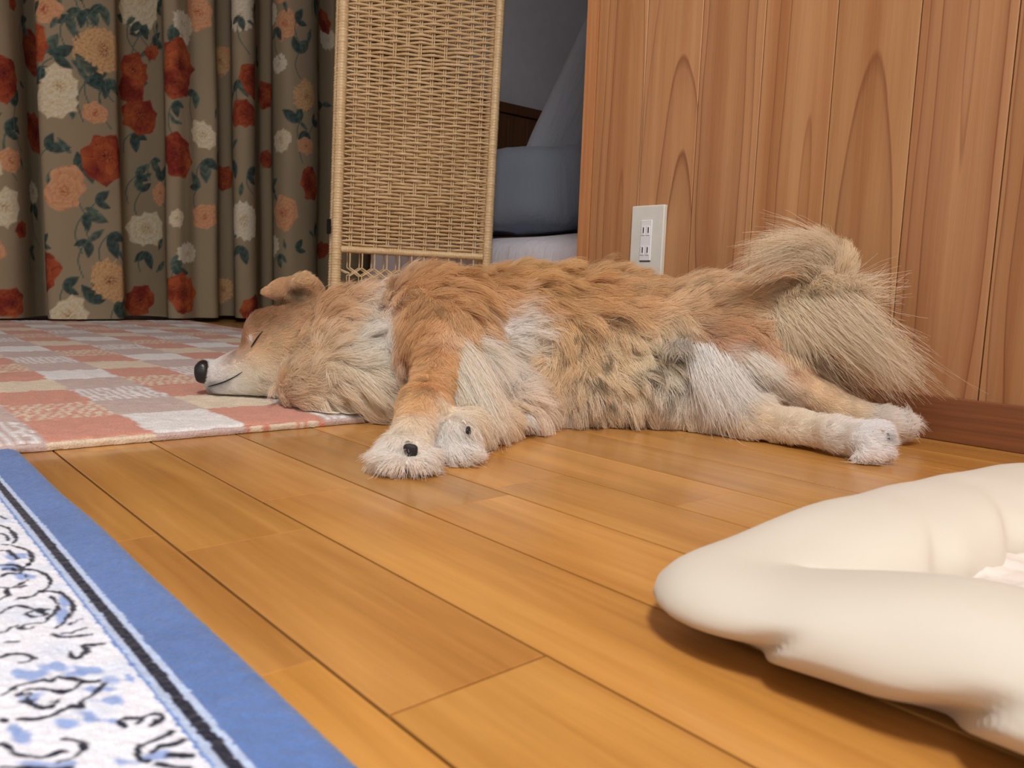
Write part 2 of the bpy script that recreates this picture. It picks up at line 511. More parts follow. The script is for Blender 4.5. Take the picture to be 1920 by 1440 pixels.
# ------------------------------------------------------------------ blue patterned rug
BT = 0.009
M_BRUG = attr_mat('rug_pile', 0.95, 0.05, 900, 0.2, 0.5, 800, 0.0012, 0.25)
xs = np.concatenate([np.arange(-.872, -.16, .0010), np.arange(-.16, .30, .0022), np.arange(.30, 1.3, .02)])
ys = np.concatenate([np.arange(-1.2, -.24, .02), np.arange(-.24, 0, .0020), np.arange(0.0, .1385, .0010)])
Xb, Yb = np.meshgrid(xs, ys, indexing='ij')
P3 = np.stack([Xb, Yb, 0 * Xb], -1)
n1 = vnoise(P3, 25, 21); n2 = vnoise(P3, 160, 22); n3 = vnoise(P3, 500, 23)
blue, lblue, navy, offw = lin((92, 124, 184)), lin((186, 206, 240)), lin((26, 30, 52)), lin((232, 237, 250))
yy = Yb + .0007 * n3 + .0006 * n2
Cb = np.where((yy > .1085)[..., None], blue * (1 + .10 * n1[..., None] + .10 * n2[..., None]), offw)
Cb = np.where(((yy > .1055) & (yy <= .1085))[..., None], lblue, Cb)
Cb = np.where(((yy > .1005) & (yy <= .1055))[..., None], navy, Cb)
Cb = np.where(((yy > .0975) & (yy <= .1005))[..., None], lblue * .92, Cb)
Cb = np.where(((yy > .0962) & (yy <= .0975))[..., None], blue * 1.3, Cb)
field = yy <= .0962
mid = np.clip(vnoise(P3, 60, 25) * 1.5 + .15, 0, 1) * field
Cb = Cb * (1 - .55 * mid[..., None]) + lblue * (.55 * mid[..., None])
A = lambda *q: [(x * .25, 840 + y * .25) for x, y in q]
B = lambda *q: [(x * .25, 1080 + y * .25) for x, y in q]
patches = [B((430, 660))[0] + (30, 8), B((200, 720))[0] + (38, 9), B((680, 690))[0] + (26, 7), B((560, 720))[0] + (20, 6), B((880, 760))[0] + (26, 8), B((750, 830))[0] + (24, 6),
           B((800, 920))[0] + (30, 7), B((650, 1010))[0] + (28, 8), B((480, 1080))[0] + (34, 8), B((720, 1060))[0] + (26, 6), B((190, 1180))[0] + (16, 14), B((110, 1110))[0] + (14, 10), B((220, 890))[0] + (22, 12),
           A((470, 1200))[0] + (10, 26), A((110, 800))[0] + (26, 5), A((220, 950))[0] + (24, 5), A((80, 880))[0] + (18, 8), B((960, 1370))[0] + (24, 9), B((330, 1390))[0] + (60, 5), B((1180, 1330))[0] + (26, 8)]
strokes = [A((0, 570), (60, 590), (110, 640), (120, 680), (80, 710), (30, 710)), A((10, 630), (50, 650), (60, 680)), A((90, 725), (180, 745), (240, 795), (230, 845), (180, 880)),
           A((0, 760), (60, 760), (130, 820)), A((0, 870), (60, 860), (130, 870), (160, 900), (140, 935), (60, 930), (0, 950)), A((20, 900), (90, 890), (120, 915)),
           A((190, 895), (300, 915), (380, 980), (350, 1030), (300, 1070)), A((190, 940), (210, 960), (190, 985), (60, 1050), (60, 1090)), A((0, 1030), (90, 1040), (180, 1020)),
           A((130, 1130), (250, 1090), (340, 1060), (470, 1080), (540, 1160), (540, 1210), (480, 1290), (420, 1330)), A((380, 1100), (430, 1160), (420, 1210), (330, 1290), (230, 1300), (150, 1330), (190, 1350), (250, 1330)),
           A((0, 1230), (100, 1170), (250, 1190), (350, 1195)), A((200, 1235), (240, 1205), (320, 1215), (340, 1240), (260, 1250), (200, 1235)), A((400, 1380), (480, 1400), (690, 1385)),
           A((490, 1370), (640, 1340)), A((600, 1265), (520, 1310)), A((0, 1370), (50, 1350), (130, 1310)), A((0, 500), (40, 520)), A((0, 1120), (80, 1090)),
           B((0, 600), (60, 570), (180, 570), (245, 600), (200, 635), (150, 640)), B((515, 545), (545, 590), (600, 595), (655, 545), (620, 500), (700, 505), (780, 495)), B((50, 470), (130, 475)),
           B((20, 870), (80, 840), (150, 800), (290, 770), (390, 770), (430, 740), (520, 755), (640, 775), (740, 770)), B((130, 880), (200, 840), (320, 830), (420, 850), (540, 840), (600, 780)),
           B((140, 920), (250, 940), (330, 970), (400, 950), (440, 910), (380, 920)), B((780, 790), (680, 880), (610, 930), (610, 965), (520, 960), (420, 1010), (280, 1050), (140, 1050)), B((140, 880), (220, 860), (200, 920), (260, 900)),
           B((0, 1060), (40, 1070)), B((0, 1240), (60, 1260), (110, 1310), (190, 1330), (300, 1335), (400, 1315), (460, 1300)), B((470, 1205), (560, 1205), (630, 1240), (600, 1300), (540, 1340), (430, 1370)),
           B((940, 1110), (890, 1060), (1030, 1050)), B((1040, 1090), (1110, 1030), (1220, 1030), (1130, 1100)), B((1290, 1155), (1240, 1190), (1090, 1230), (1030, 1290), (1060, 1350), (1110, 1370)),
           B((1380, 1210), (1330, 1250), (1210, 1260), (1130, 1300)), B((1260, 1330), (1440, 1330)), B((1170, 1390), (1290, 1410), (1420, 1420)), B((0, 1420), (400, 1430), (540, 1430))]
d0 = int(np.searchsorted(ys, -.2405)); sx = slice(0, int(np.searchsorted(xs, .2995))); sy = slice(d0, len(ys))
gx, gy = Xb[sx, sy] + .0008 * n2[sx, sy], Yb[sx, sy] + .0008 * n3[sx, sy]
Cs = Cb[sx, sy].copy(); fs = field[sx, sy]
COPIES = [(mx_ + jx, jy) for mx_ in (0, .56) for jx, jy in ((0, 0), (.07, -.066), (-.05, -.132), (.09, -.198), (0, -.262))]
for (px, py, rx, ry), (jx, jy) in [(p_, j_) for p_ in patches for j_ in COPIES]:
    c = floor_pt(px, py, BT)[:2]; ea = floor_pt(px + rx, py, BT)[:2] - c; eb = floor_pt(px, py + ry, BT)[:2] - c
    Mi = np.linalg.inv(np.stack([ea, eb], 1)); c = c + np.array([jx, jy]); q = np.stack([gx - c[0], gy - c[1]], -1) @ Mi.T
    if np.hypot(q[..., 0], q[..., 1]).min() > 2: continue
    rr = np.hypot(q[..., 0], q[..., 1]) * .85 + .75 * vnoise(np.stack([gx, gy * 2.2, 0 * gx], -1), 150, 31)
    w = np.clip((1.05 - rr) * 2.2, 0, 1) * fs * .85
    Cs = Cs * (1 - w[..., None]) + lin((128, 160, 222)) * w[..., None]
for st, (jx, jy) in [(p_, j_) for p_ in strokes for j_ in COPIES]:
    P = catmull(np.array([floor_pt(x, y, BT)[:2] for x, y in st]), max(12, len(st) * 7)) + np.array([jx, jy])
    bx0, by0 = P.min(0) - .004; bx1, by1 = P.max(0) + .004
    mk = (gx > bx0) & (gx < bx1) & (gy > by0) & (gy < by1)
    if not mk.any(): continue
    q = np.stack([gx[mk], gy[mk]], -1); best = np.full(len(q), 1.0)
    for a_, b_ in zip(P[:-1], P[1:]):
        ba = b_ - a_; h = np.clip(((q - a_) @ ba) / (ba @ ba + 1e-12), 0, 1)
        best = np.minimum(best, np.linalg.norm(q - a_ - h[:, None] * ba, axis=1))
    wl_ = .00120 + .0006 * vnoise(np.concatenate([q, q[:, :1] * 0], 1), 180, 33)
    w = np.clip((wl_ - best) / .0005 + .5, 0, 1) * fs[mk]
    Cs[mk] = Cs[mk] * (1 - w[:, None]) + navy * w[:, None]
Cb[sx, sy] = Cs
ey = Yb + .0018 * vnoise(P3 * np.array([1, 0, 1]), 9, 41) * np.clip((Yb - .1) / .035, 0, 1)
Zb = BT - .001 + .0005 * n3 + .0004 * n2 - .003 * np.clip((Yb - .130) / .009, 0, 1) ** 2
topb = np.stack([Xb, ey, Zb], -1); nu, nv = Xb.shape
sk1 = topb[:, -1].copy(); sk1[:, 1] += .0022; sk1[:, 2] = .0035
sk2 = topb[:, -1].copy(); sk2[:, 1] += .0014; sk2[:, 2] = .0006
e0 = nu * nv; ids = np.arange(nu)
Fb = [grid_faces(nu, nv)]
last = ids * nv + nv - 1
for off in (e0, e0 + nu):
    cur = off + ids
    Fb.append(np.stack([last[:-1], last[1:], cur[1:], cur[:-1]], -1)); last = cur
VVb = np.concatenate([topb.reshape(-1, 3), sk1, sk2]); cb = np.concatenate([Cb.reshape(-1, 3), np.tile(blue * .9, (2 * nu, 1))])
# far end, drops to the floor
en = topb[0].copy(); en[:, 0] -= .0015; en[:, 2] = .0006
VVb = np.concatenate([VVb, en]); cb = np.concatenate([cb, Cb[0]]); q0 = e0 + 2 * nu
jj = np.arange(nv); Fb.append(np.stack([jj[:-1], jj[1:], q0 + jj[1:], q0 + jj[:-1]], -1))
me = mesh('blue_rug', VVb, np.concatenate(Fb), True, col=cb)
o = link('patterned_rug', me, M_BRUG); tag(o, 'blue bordered rug with navy scrolls on a white field', 'rug')

# ------------------------------------------------------------------ floral curtain
CXP = -3.0
fold = [(-420, .05), (-380, -.05), (-330, -.05), (-322, .05), (-250, .06), (-240, -.05), (-190, -.05), (-182, .05), (-120, .05), (-112, -.05), (-90, -.05), (-84, .04), (-30, .05), (30, .045), (66, -.04), (88, -.06), (85, .03), (92, .075), (150, .088), (215, .082), (231, .06), (227, -.03), (240, -.07), (275, -.05), (308, .0),
        (314, .05), (335, .065), (352, .05), (370, .03), (402, .04), (409, .01), (404, -.05), (420, -.07), (438, -.05), (441, .03), (460, .06), (480, .05), (485, -.02), (492, -.07), (510, -.06),
        (514, 0), (540, .05), (575, .05), (592, .02), (598, -.05), (625, -.06), (640, .04), (690, .05), (700, -.05), (740, -.05), (750, .05), (800, .05), (810, -.05), (830, -.05)]
P2 = np.array([[CXP + o_ * 1.45, on_x(p, 450, CXP + o_ * 1.45)[1]] for p, o_ in fold])
path = catmull(P2, 4000); seg = np.r_[0, np.cumsum(np.linalg.norm(np.diff(path, axis=0), axis=1))]
ul = [0.0]
yv = np.interp
i0 = np.searchsorted(path[:, 1], .40); dense0 = seg[np.argmin(np.abs(path[:, 1] - .42))]; dense1 = seg[-1]
su = np.concatenate([np.arange(0, dense0, .008), np.arange(dense0, dense1, .0042)])
pu = np.stack([np.interp(su, seg, path[:, 0]), np.interp(su, seg, path[:, 1])], -1)
sz = np.concatenate([np.arange(.017, 1.40, .0042), np.arange(1.40, 2.06, .012)])
Uc, Zc_ = np.meshgrid(np.arange(len(su)), sz, indexing='ij')
Xc = pu[Uc, 0].copy(); Yc = pu[Uc, 1].copy()
amp = np.clip((Zc_ - .0) * 3, 0, 1)
ww = vnoise(np.stack([su[Uc] * 3, Zc_ * 1.1, 0 * Zc_], -1), 2.2, 51) * .012 * amp + vnoise(np.stack([su[Uc] * 2, Zc_, 0 * Zc_], -1), 12, 52) * .0018
Xc += ww; Yc += vnoise(np.stack([su[Uc] * .8, Zc_ * .8, 0 * Zc_], -1), 2.0, 53) * .01 * np.clip(Zc_ * 1.5, 0, 1)
# print: flowers and leaves set down on the cloth
cloth = lin((150, 136, 113))
Cu = np.ones(Uc.shape + (3,)) * cloth * (1 + .05 * vnoise(np.stack([su[Uc], Zc_, 0 * Zc_], -1), 4, 54))[..., None]
ppx = np.array([0.0] * len(su))
for q in range(len(su)):
    v = R.T @ (np.array([pu[q, 0], pu[q, 1], .5]) - CAM); ppx[q] = CX + FPX * v[0] / -v[2]


def cloth_uv(px, py):
    q = np.argmin(np.abs(ppx - px) + np.where(pu[:, 0] < CXP - .03, 6.0, 0.0))
    return su[q], on_x(px, py, pu[q, 0])[2]


def near(u, z, r):
    a0, a1 = np.searchsorted(su, [u - r, u + r]); b0, b1 = np.searchsorted(sz, [z - r, z + r])
    return slice(a0, max(a1, a0)), slice(b0, max(b1, b0))


def put(sl, w, c):
    Cu[sl] = Cu[sl] * (1 - w[..., None]) + c * w[..., None]


def leaf(u, z, ang, L, c, wd=.3):
    sl = near(u, z, L * 1.1); du = su[Uc[sl]] - u; dz = Zc_[sl] - z
    if du.size == 0: return
    p = du * math.cos(ang) + dz * math.sin(ang); q = -du * math.sin(ang) + dz * math.cos(ang) + .12 * p * (p / L)
    t = np.clip(p / L, 0, 1); hw = L * wd * np.sin(np.pi * t) ** .8 * (1 - .35 * t)
    w = np.clip((hw - np.abs(q)) / .0035 + .5, 0, 1) * ((p > 0) & (p < L))
    vein = .75 + .5 * np.clip(np.abs(q) / (hw + 1e-4), 0, 1) * (q > 0) + .2 * np.sin(p * 260 + np.abs(q) * 300)
    put(sl, w * .95, c * np.clip(vein, .45, 1.4)[..., None])


def stem(u, z, u2, z2, c, wd=.0022):
    r = math.hypot(u2 - u, z2 - z); sl = near((u + u2) / 2, (z + z2) / 2, r * .6 + .01)
    du = su[Uc[sl]] - u; dz = Zc_[sl] - z
    if du.size == 0: return
    d = np.array([u2 - u, z2 - z]) / (r + 1e-9); p = du * d[0] + dz * d[1]; q = -du * d[1] + dz * d[0]
    q = q + .18 * r * np.sin(np.pi * np.clip(p / r, 0, 1))
    put(sl, np.clip((wd - np.abs(q)) / .002 + .5, 0, 1) * ((p > 0) & (p < r)), c)


def flower(u, z, Rf, kind):
    sl = near(u, z, Rf * 1.25); du = su[Uc[sl]] - u; dz = Zc_[sl] - z
    if du.size == 0: return
    q3 = np.stack([su[Uc[sl]], Zc_[sl], 0 * du], -1); du = du + Rf * (.16 * vnoise(q3, 1.1 / Rf, 62) + .10 * vnoise(q3, 3.0 / Rf, 63)); dz = dz + Rf * (.16 * vnoise(q3, 1.1 / Rf, 64) + .10 * vnoise(q3, 3.0 / Rf, 65))
    rho = np.hypot(du, dz) / Rf; th = np.arctan2(dz, du); ph = random.uniform(0, 6.3)
    npet = {'P': 17, 'R': 7, 'Y': 9, 'W': 15, 'K': 6}[kind]
    out = 1 - .14 * np.abs(np.sin(npet * th / 2 + ph)) - .08 * np.sin(2 * th + ph)
    w = np.clip((out - rho) * Rf / .004 + .5, 0, 1)
    lay = rho * {'P': 5.5, 'R': 3.2, 'Y': 3.5, 'W': 5, 'K': 4.5}[kind]
    li = np.floor(lay + .35 * np.abs(np.sin(npet * th / 2 + ph + 2.1 * np.floor(lay))))
    edge_ = (lay + .35 * np.abs(np.sin(npet * th / 2 + ph + 2.1 * np.floor(lay)))) - li
    rad = np.abs(np.sin(npet * th / 2 + ph + 1.3 * li))
    sh = np.clip(.45 + .55 * edge_ - .35 * (rad < .22), 0, 1)
    pal = {'P': ((206, 174, 130), (176, 120, 80), (100, 48, 44)), 'R': ((180, 100, 60), (138, 54, 42), (80, 32, 34)), 'Y': ((214, 208, 192), (192, 166, 104), (156, 122, 56)),
           'W': ((216, 210, 196), (190, 176, 142), (156, 126, 72)), 'K': ((206, 162, 124), (184, 114, 82), (146, 64, 48))}[kind]
    a0, a1, a2 = (lin(c_) for c_ in pal)
    dark = a1 * (1 - sh[..., None]) + a0 * sh[..., None]
    if kind == 'R':
        mixn = np.clip(.5 + vnoise(np.stack([su[Uc[sl]], Zc_[sl], 0 * du], -1), 26, 61), 0, 1)[..., None]
        dark = (a1 * (1 - sh[..., None]) + a0 * sh[..., None]) * mixn + (a2 * (1 - sh[..., None]) + a1 * sh[..., None]) * (1 - mixn)
    cen = np.clip((.34 - rho) * 4, 0, 1)[..., None] * (.45 + .45 * np.sin(9 * th + 14 * rho))[..., None]
    put(sl, w, dark * (1 - cen) + a2 * cen)


teal, teal2 = lin((62, 82, 80)), lin((84, 102, 94))
fls = [(190, 100, 32, 'P'), (205, 525, 32, 'P'), (330, 150, 30, 'R'), (333, 290, 32, 'R'), (200, 300, 33, 'R'), (265, 220, 30, 'R'), (245, 172, 22, 'R'), (458, 215, 27, 'R'), (497, 180, 24, 'R'), (582, 345, 27, 'R'),
       (-2, 150, 30, 'R'), (70, 250, 30, 'R'), (66, 95, 30, 'R'), (76, 510, 28, 'R'), (340, 547, 33, 'R'), (420, 335, 22, 'R'), (10, 568, 24, 'R'), (478, 582, 28, 'R'), (255, 562, 26, 'R'), (290, 100, 14, 'R'), (600, 120, 16, 'R'), (502, 300, 16, 'R'),
       (605, 470, 20, 'R'), (112, 190, 29, 'Y'), (268, 25, 30, 'Y'), (380, 255, 22, 'Y'), (2, 390, 28, 'Y'), (525, 265, 21, 'Y'), (275, 430, 32, 'Y'), (330, 410, 14, 'Y'), (60, 360, 16, 'Y'), (455, 28, 27, 'W'), (460, 415, 33, 'W'), (345, 65, 20, 'W'), (350, 475, 21, 'W'), (512, 460, 22, 'W'), (522, 120, 18, 'W'), (612, 72, 22, 'W'),
       (122, 355, 31, 'K'), (378, 25, 26, 'K'), (385, 405, 22, 'K'), (530, 400, 28, 'K'), (535, 45, 24, 'K'), (186, 213, 17, 'K'), (572, 275, 17, 'K'), (18, 300, 20, 'K'), (300, 365, 18, 'K'), (415, 545, 22, 'P'), (572, 180, 27, 'P'), (420, 105, 18, 'K'), (120, 590, 26, 'Y'), (35, 430, 14, 'R'), (95, 15, 22, 'K')]
lvs = [(175, 150, 0.6), (200, 160, 2.3), (210, 150, -.5), (100, 100, 1.2), (105, 130, -1.6), (90, 280, .3), (160, 330, 1.9), (165, 300, -1.2), (180, 380, .9), (160, 400, -.2), (165, 450, -1.5), (200, 440, -1.1), (240, 150, 0), (250, 250, -1.3), (300, 340, .9), (285, 300, -1.0), (325, 190, -1.2), (310, 195, 2.6), (365, 170, -1.4),
       (440, 300, -1.2), (465, 330, .7), (450, 150, -.9), (455, 460, -1.2), (440, 480, 2.4), (490, 120, 1.4), (480, 130, .6), (560, 230, 2.7), (585, 235, .5), (570, 245, -1), (510, 350, .6), (520, 480, -1.0), (555, 470, 1.2), (560, 100, 1.0), (290, 80, -.3), (275, 60, 2.5), (60, 380, -1.1), (50, 470, -.5), (75, 460, 1.0), (75, 160, 1.8), (20, 230, -.4), (10, 250, 1.1), (30, 200, 1.3), (410, 180, .5),
       (180, 570, 2.4), (205, 580, -.4), (110, 540, .8), (320, 510, 1.2), (270, 470, -1.1), (330, 80, -.6), (590, 420, -1.3), (600, 200, .4), (265, 360, 1.9), (255, 330, .9), (375, 350, 2.4), (380, 300, -1.3), (140, 30, -1.2), (185, 20, -1.3), (250, 40, 2.2), (300, 15, .4), (480, 15, -.5)]
for rep in (0, -430, -860):
    for px, py, an in lvs:
        u_, z_ = cloth_uv(px, py + rep); L = random.uniform(.05, .085)
        leaf(u_, z_, an, L, teal if random.random() < .65 else teal2); leaf(u_, z_, an + random.choice((-1.1, 1.0)), L * .8, teal); leaf(u_ + random.uniform(-.1, .1), z_ + random.uniform(-.1, .1), random.uniform(0, 6.3), L * .75, teal2, .22)
        if random.random() < .95: stem(u_, z_, u_ + random.uniform(-.04, .04), z_ - random.uniform(.06, .14), teal2)
    for px, py, r_, kd in fls + [(q_[0] - 420, q_[1] + 60, q_[2], q_[3]) for q_ in fls if q_[0] < 400]:
        u_, z_ = cloth_uv(px, py + rep); Rm = r_ * 3.0 / FPX * 1.14
        flower(u_, z_, Rm, kd)
M_CURT = attr_mat('printed_cotton', 0.85, 0.1, 1200, 0.12, 0.15, 900, 0.0004)
Vc = np.stack([Xc, Yc, Zc_], -1)
me = mesh('curtain_cloth', Vc.reshape(-1, 3), grid_faces(len(su), len(sz)), True, col=Cu.reshape(-1, 3))
cur = empty('floral_curtain', (0, 0, 0)); tag(cur, 'heavy pleated floral curtain in beige with red and cream blossoms', 'curtain')
o = link('cloth', me, M_CURT, cur)
M_ROD = plain('curtain_rail_grey', (180, 178, 172), 0.4)
rail_me = tube_me('rail', [(CXP, -.62, 2.075), (CXP, 1.0, 2.075), (CXP, 2.1, 2.075)], .014, 10)
link('rail', rail_me, M_ROD, cur)
for yb in (-.5, .8, 2.0):
    box('bracket', (XL + .0005, CXP + .01, yb - .012, yb + .012, 2.066, 2.09), M_ROD, cur, bev=.002)

# ------------------------------------------------------------------ rattan screen
def rattan(name, c1, c2, rough=.38):
    k = NT(name); geo = k.coord(); n = k.noise(k.mapping(geo, (60, 60, 200)), 1.0, 3); n2 = k.noise(geo, 13.0, 2)
    g = k.ramp(n, [(0.3, lc(*c1)), (0.7, lc(*c2))]); g = k.mix(.4, g, k.ramp(n2, [(.35, lc(*c1)), (.65, lc(*c2))]))
    k.set(Base_Color=g, Roughness=rough); k.b.inputs['Specular IOR Level'].default_value = .5
    return k.m


M_RAT = rattan('rattan_weave', (192, 156, 110), (226, 196, 150))
M_RATW = rattan('rattan_wrap', (204, 170, 122), (232, 206, 164), .33)
M_STRAP = plain('hinge_black', (22, 22, 24), .5)
SW, SH, RZ = .380, 1.62, .246          # post to post, height, lower rail


def wrap_post(name, P0, P1, r, pitch, mat, parent, sq=1.0):
    L = np.linalg.norm(np.subtract(P1, P0)); n = int(L / pitch); pr = []
    for i in range(n):
        b0 = i / n; h = 1 / n; j = random.uniform(.96, 1.03)
        pr += [(b0 + h * .04, r * .90), (b0 + h * .28, r * j), (b0 + h * .72, r * j)]
    pr.append((1.0, r * .9)); pr = np.array(pr)
    P = np.array(P0)[None] + pr[:, :1] * (np.array(P1) - np.array(P0))[None]
    V, Fq = tube_vf(P, pr[:, 1], 10)
    return link(name, mesh(name, V, Fq, True), mat, parent)


def weave_mesh():
    parts = []; pitch = .0092; z = RZ + .013; i = 0
    ns = 11; stake = np.linspace(.034, SW - .034, ns); xs_ = np.linspace(.004, SW - .004, 12 * 7 + 1)
    kf = np.interp(xs_, np.r_[0.0, stake, SW], np.arange(ns + 2))
    while z < SH - .02:
        zc = z - RZ
        def sgn(kk):
            xk = kk / (ns + 1) - .5; d1 = abs(xk) / .30 + abs((zc % .335) - .145) / .055
            return (-1) ** (i // 3 + kk) if d1 < 1 else (-1) ** (i + kk)
        sg = np.array([sgn(kk) for kk in range(ns + 2)], float); sg[0] *= .2; sg[-1] *= .2
        k0 = np.floor(kf).astype(int).clip(0, ns); f = kf - k0; f = f * f * (3 - 2 * f)
        y = (sg[k0] * (1 - f) + sg[k0 + 1] * f) * .0048 * -1
        zz = z + .0009 * np.array([random.uniform(-1, 1) for _ in range(ns + 2)])[k0] * (1 - f) + 0 * y
        pair = (.0026 if i % 2 == 0 else -.0026)
        zz = zz + pair * (np.exp(-(xs_ / .018) ** 2) + np.exp(-((SW - xs_) / .018) ** 2))
        hh = .0036 * random.uniform(.88, 1.08) * (1 - .45 * np.exp(-(xs_ / .020) ** 2) - .45 * np.exp(-((SW - xs_) / .020) ** 2)); tt = .0014
        ang = np.linspace(0, 2 * np.pi, 6, endpoint=False)
        nrm_ = np.gradient(y, xs_)
        V = np.stack([np.broadcast_to(xs_[:, None], (len(xs_), 6)) - nrm_[:, None] * np.cos(ang) * tt, y[:, None] + np.cos(ang) * tt, zz[:, None] + np.sin(ang) * hh[:, None]], -1)
        parts.append((V.reshape(-1, 3), grid_faces(len(xs_), 6, wrap_v=True)))
        z += pitch * random.uniform(.94, 1.06); i += 1
    return join_vf(parts), stake


(wv_v, wv_f), STK = weave_mesh()
me_weave = mesh('weave', wv_v, wv_f, True)
me_stake = tube_me('stake', [(0, 0, RZ - .005), (0, 0, 1.0), (0, 0, SH)], .0017, 6)
lat = []
for q in range(11):
    x0 = STK[q]; xa = STK[q] + (STK[1] - STK[0])
    zt = RZ - .045
    for s0, s1 in ((zt + .0, zt - .022), (zt - .022, zt)):
        Pq = catmull([(x0, -.002, s0), ((x0 + xa) / 2, .002, (s0 + s1) / 2), (min(xa, SW), -.002, s1)], 7); lat.append(tube_vf(Pq, .0021, 6))
    lat.append(tube_vf(catmull([(x0, 0, RZ), (x0 + .0006, 0, RZ - .03), (x0, 0, zt + .001)], 5), .0019, 6))
    lat.append(tube_vf(catmull([(x0, 0, zt - .022), (x0 + .0006, 0, zt - .08), (x0, 0, .065)], 5), .0019, 6))
lat.append(tube_vf(catmull([(0, 0, RZ - .05), (.015, 0, RZ - .053), (STK[0], 0, RZ - .06)], 5), .0021, 6))
me_lat = mesh('lattice', *join_vf(lat), True)

scr = empty('rattan_screen', (0, 0, 0)); tag(scr, 'woven rattan folding screen standing between the curtain and the bed', 'screen')
SD = 2.05
pl = at_depth(631, 480, SD); sroot = local(pl)
lean = math.radians(1.3)


def screen_panel(ox, oy, parent, main=True):
    pn = bpy.data.objects.new('screen_panel', None); COL.objects.link(pn); pn.parent = parent
    B3 = Matrix((tuple(e_a), tuple(e_b), (0, 0, 1))).transposed()
    rot = B3 @ Matrix.Rotation(lean, 3, 'Y')
    base = world(np.array([sroot[0] + ox - (sroot[2] * math.tan(lean)), sroot[1] + oy, 0.006]))
    pn.matrix_world = Matrix.Translation(base) @ rot.to_4x4()
    wrap_post('post', (0, 0, 0), (0, 0, SH + .02), .0135, .0068, M_RATW, pn)
    wrap_post('post', (SW, 0, 0.008), (SW, 0, SH + .02), .0115, .0068, M_RATW, pn)
    for zz in (RZ, .06, SH): wrap_post('rail', (.012, 0, zz), (SW - .010, 0, zz), .0088, .0062, M_RATW, pn)
    w_ = link('weave', me_weave, M_RAT, pn); w_['kind'] = 'stuff'
    for x_ in STK:
        for dx_ in (-.0026, .0026): link('stake', me_stake, M_RATW, pn, (x_ + dx_, 0, 0))
    l_ = link('lattice', me_lat, M_RATW, pn); l_['kind'] = 'stuff'
    return pn


p1 = screen_panel(0, 0, scr)
p2 = screen_panel(-.014, .034, scr, False)
for zz in (.30, 1.25):
    Pp = [(-.0165, -.002, zz), (-.028, .010, zz), (-.030, .030, zz), (-.026, .046, zz)]
    V_, F_ = tube_vf(catmull(Pp, 10), .0012, 6)
    sc_ = V_.copy(); m_ = sc_[:, 2] > zz; sc_[m_, 2] = zz + .018; sc_[~m_, 2] = zz - .018
    link('hinge_strap', mesh('hinge_strap', sc_, F_, True), M_STRAP, p1)

# ------------------------------------------------------------------ bed with pillows behind the partition
def puff(name, half, ex=(.45, .45), n=(72, 48), wr=.006, ws=9, seed=0):
    """a stuffed cushion: superellipsoid with wrinkles"""
    u = np.linspace(-np.pi, np.pi, n[0], endpoint=False); v = np.linspace(-np.pi / 2 + .001, np.pi / 2 - .001, n[1])
    Ug, Vg = np.meshgrid(u, v, indexing='ij'); f = lambda x, e: np.sign(x) * np.abs(x) ** e
    P = np.stack([half[0] * f(np.cos(Vg), ex[1]) * f(np.cos(Ug), ex[0]), half[1] * f(np.cos(Vg), ex[1]) * f(np.sin(Ug), ex[0]), half[2] * f(np.sin(Vg), ex[1])], -1)
    d = P / (np.linalg.norm(P, axis=-1, keepdims=True) + 1e-9)
    w = vnoise(P * np.array([1, 1, .35]), ws, seed) + .5 * vnoise(P * np.array([1.6, 1, .4]), ws * 2.3, seed + 1)
    P = P + d * (w * wr)[..., None]
    return mesh(name, P.reshape(-1, 3), grid_faces(n[0], n[1], wrap_u=True), True)


def cloth_mat(name, c):
    k = NT(name); co = k.coord(); k.set(Base_Color=lc(*c), Roughness=.9); k.b.inputs['Specular IOR Level'].default_value = .1
    k.b.inputs['Sheen Weight'].default_value = .15
    k.bump(k.noise(k.mapping(co, (30, 30, 4)), 1.0, 4, .6), .9, .008); return k.m


M_SHEET = cloth_mat('bed_sheet_white', (222, 222, 234)); M_PILL = cloth_mat('pillow_blue_grey', (122, 130, 144)); M_PILL2 = cloth_mat('pillow_pale', (160, 166, 178))
rz_a = math.atan2(e_a[1], e_a[0])
o = link('mattress', puff('mattress', (.92, .52, .155), (.25, .3), (240, 72), .016, 8, 71), M_SHEET, None, (-1.56, 1.92, .163)); tag(o, 'white sheeted low bed behind the partition wall', 'bed')
pc = at_depth(1010, 359, 2.42); o = link('bed_pillow', puff('bed_pillow', (.34, .17, .122), (.5, .62), (160, 90), .013, 11, 75), M_PILL, None, tuple(pc)); o.rotation_euler = (0, math.radians(-4), rz_a); tag(o, 'blue-grey stuffed bolster lying on the white bed', 'pillow')
pc = at_depth(1163, 215, 2.72); o = link('bed_pillow', puff('bed_pillow', (.23, .09, .40), (.35, .4), (72, 60), .010, 6, 79), M_PILL2, None, tuple(pc)); o.rotation_euler = Matrix.Rotation(rz_a, 3, 'Z').to_4x4().to_3x3().__matmul__(Matrix.Rotation(math.radians(24), 3, 'Y')).to_euler(); tag(o, 'pale grey tall pillow leaning behind the bolster', 'pillow')

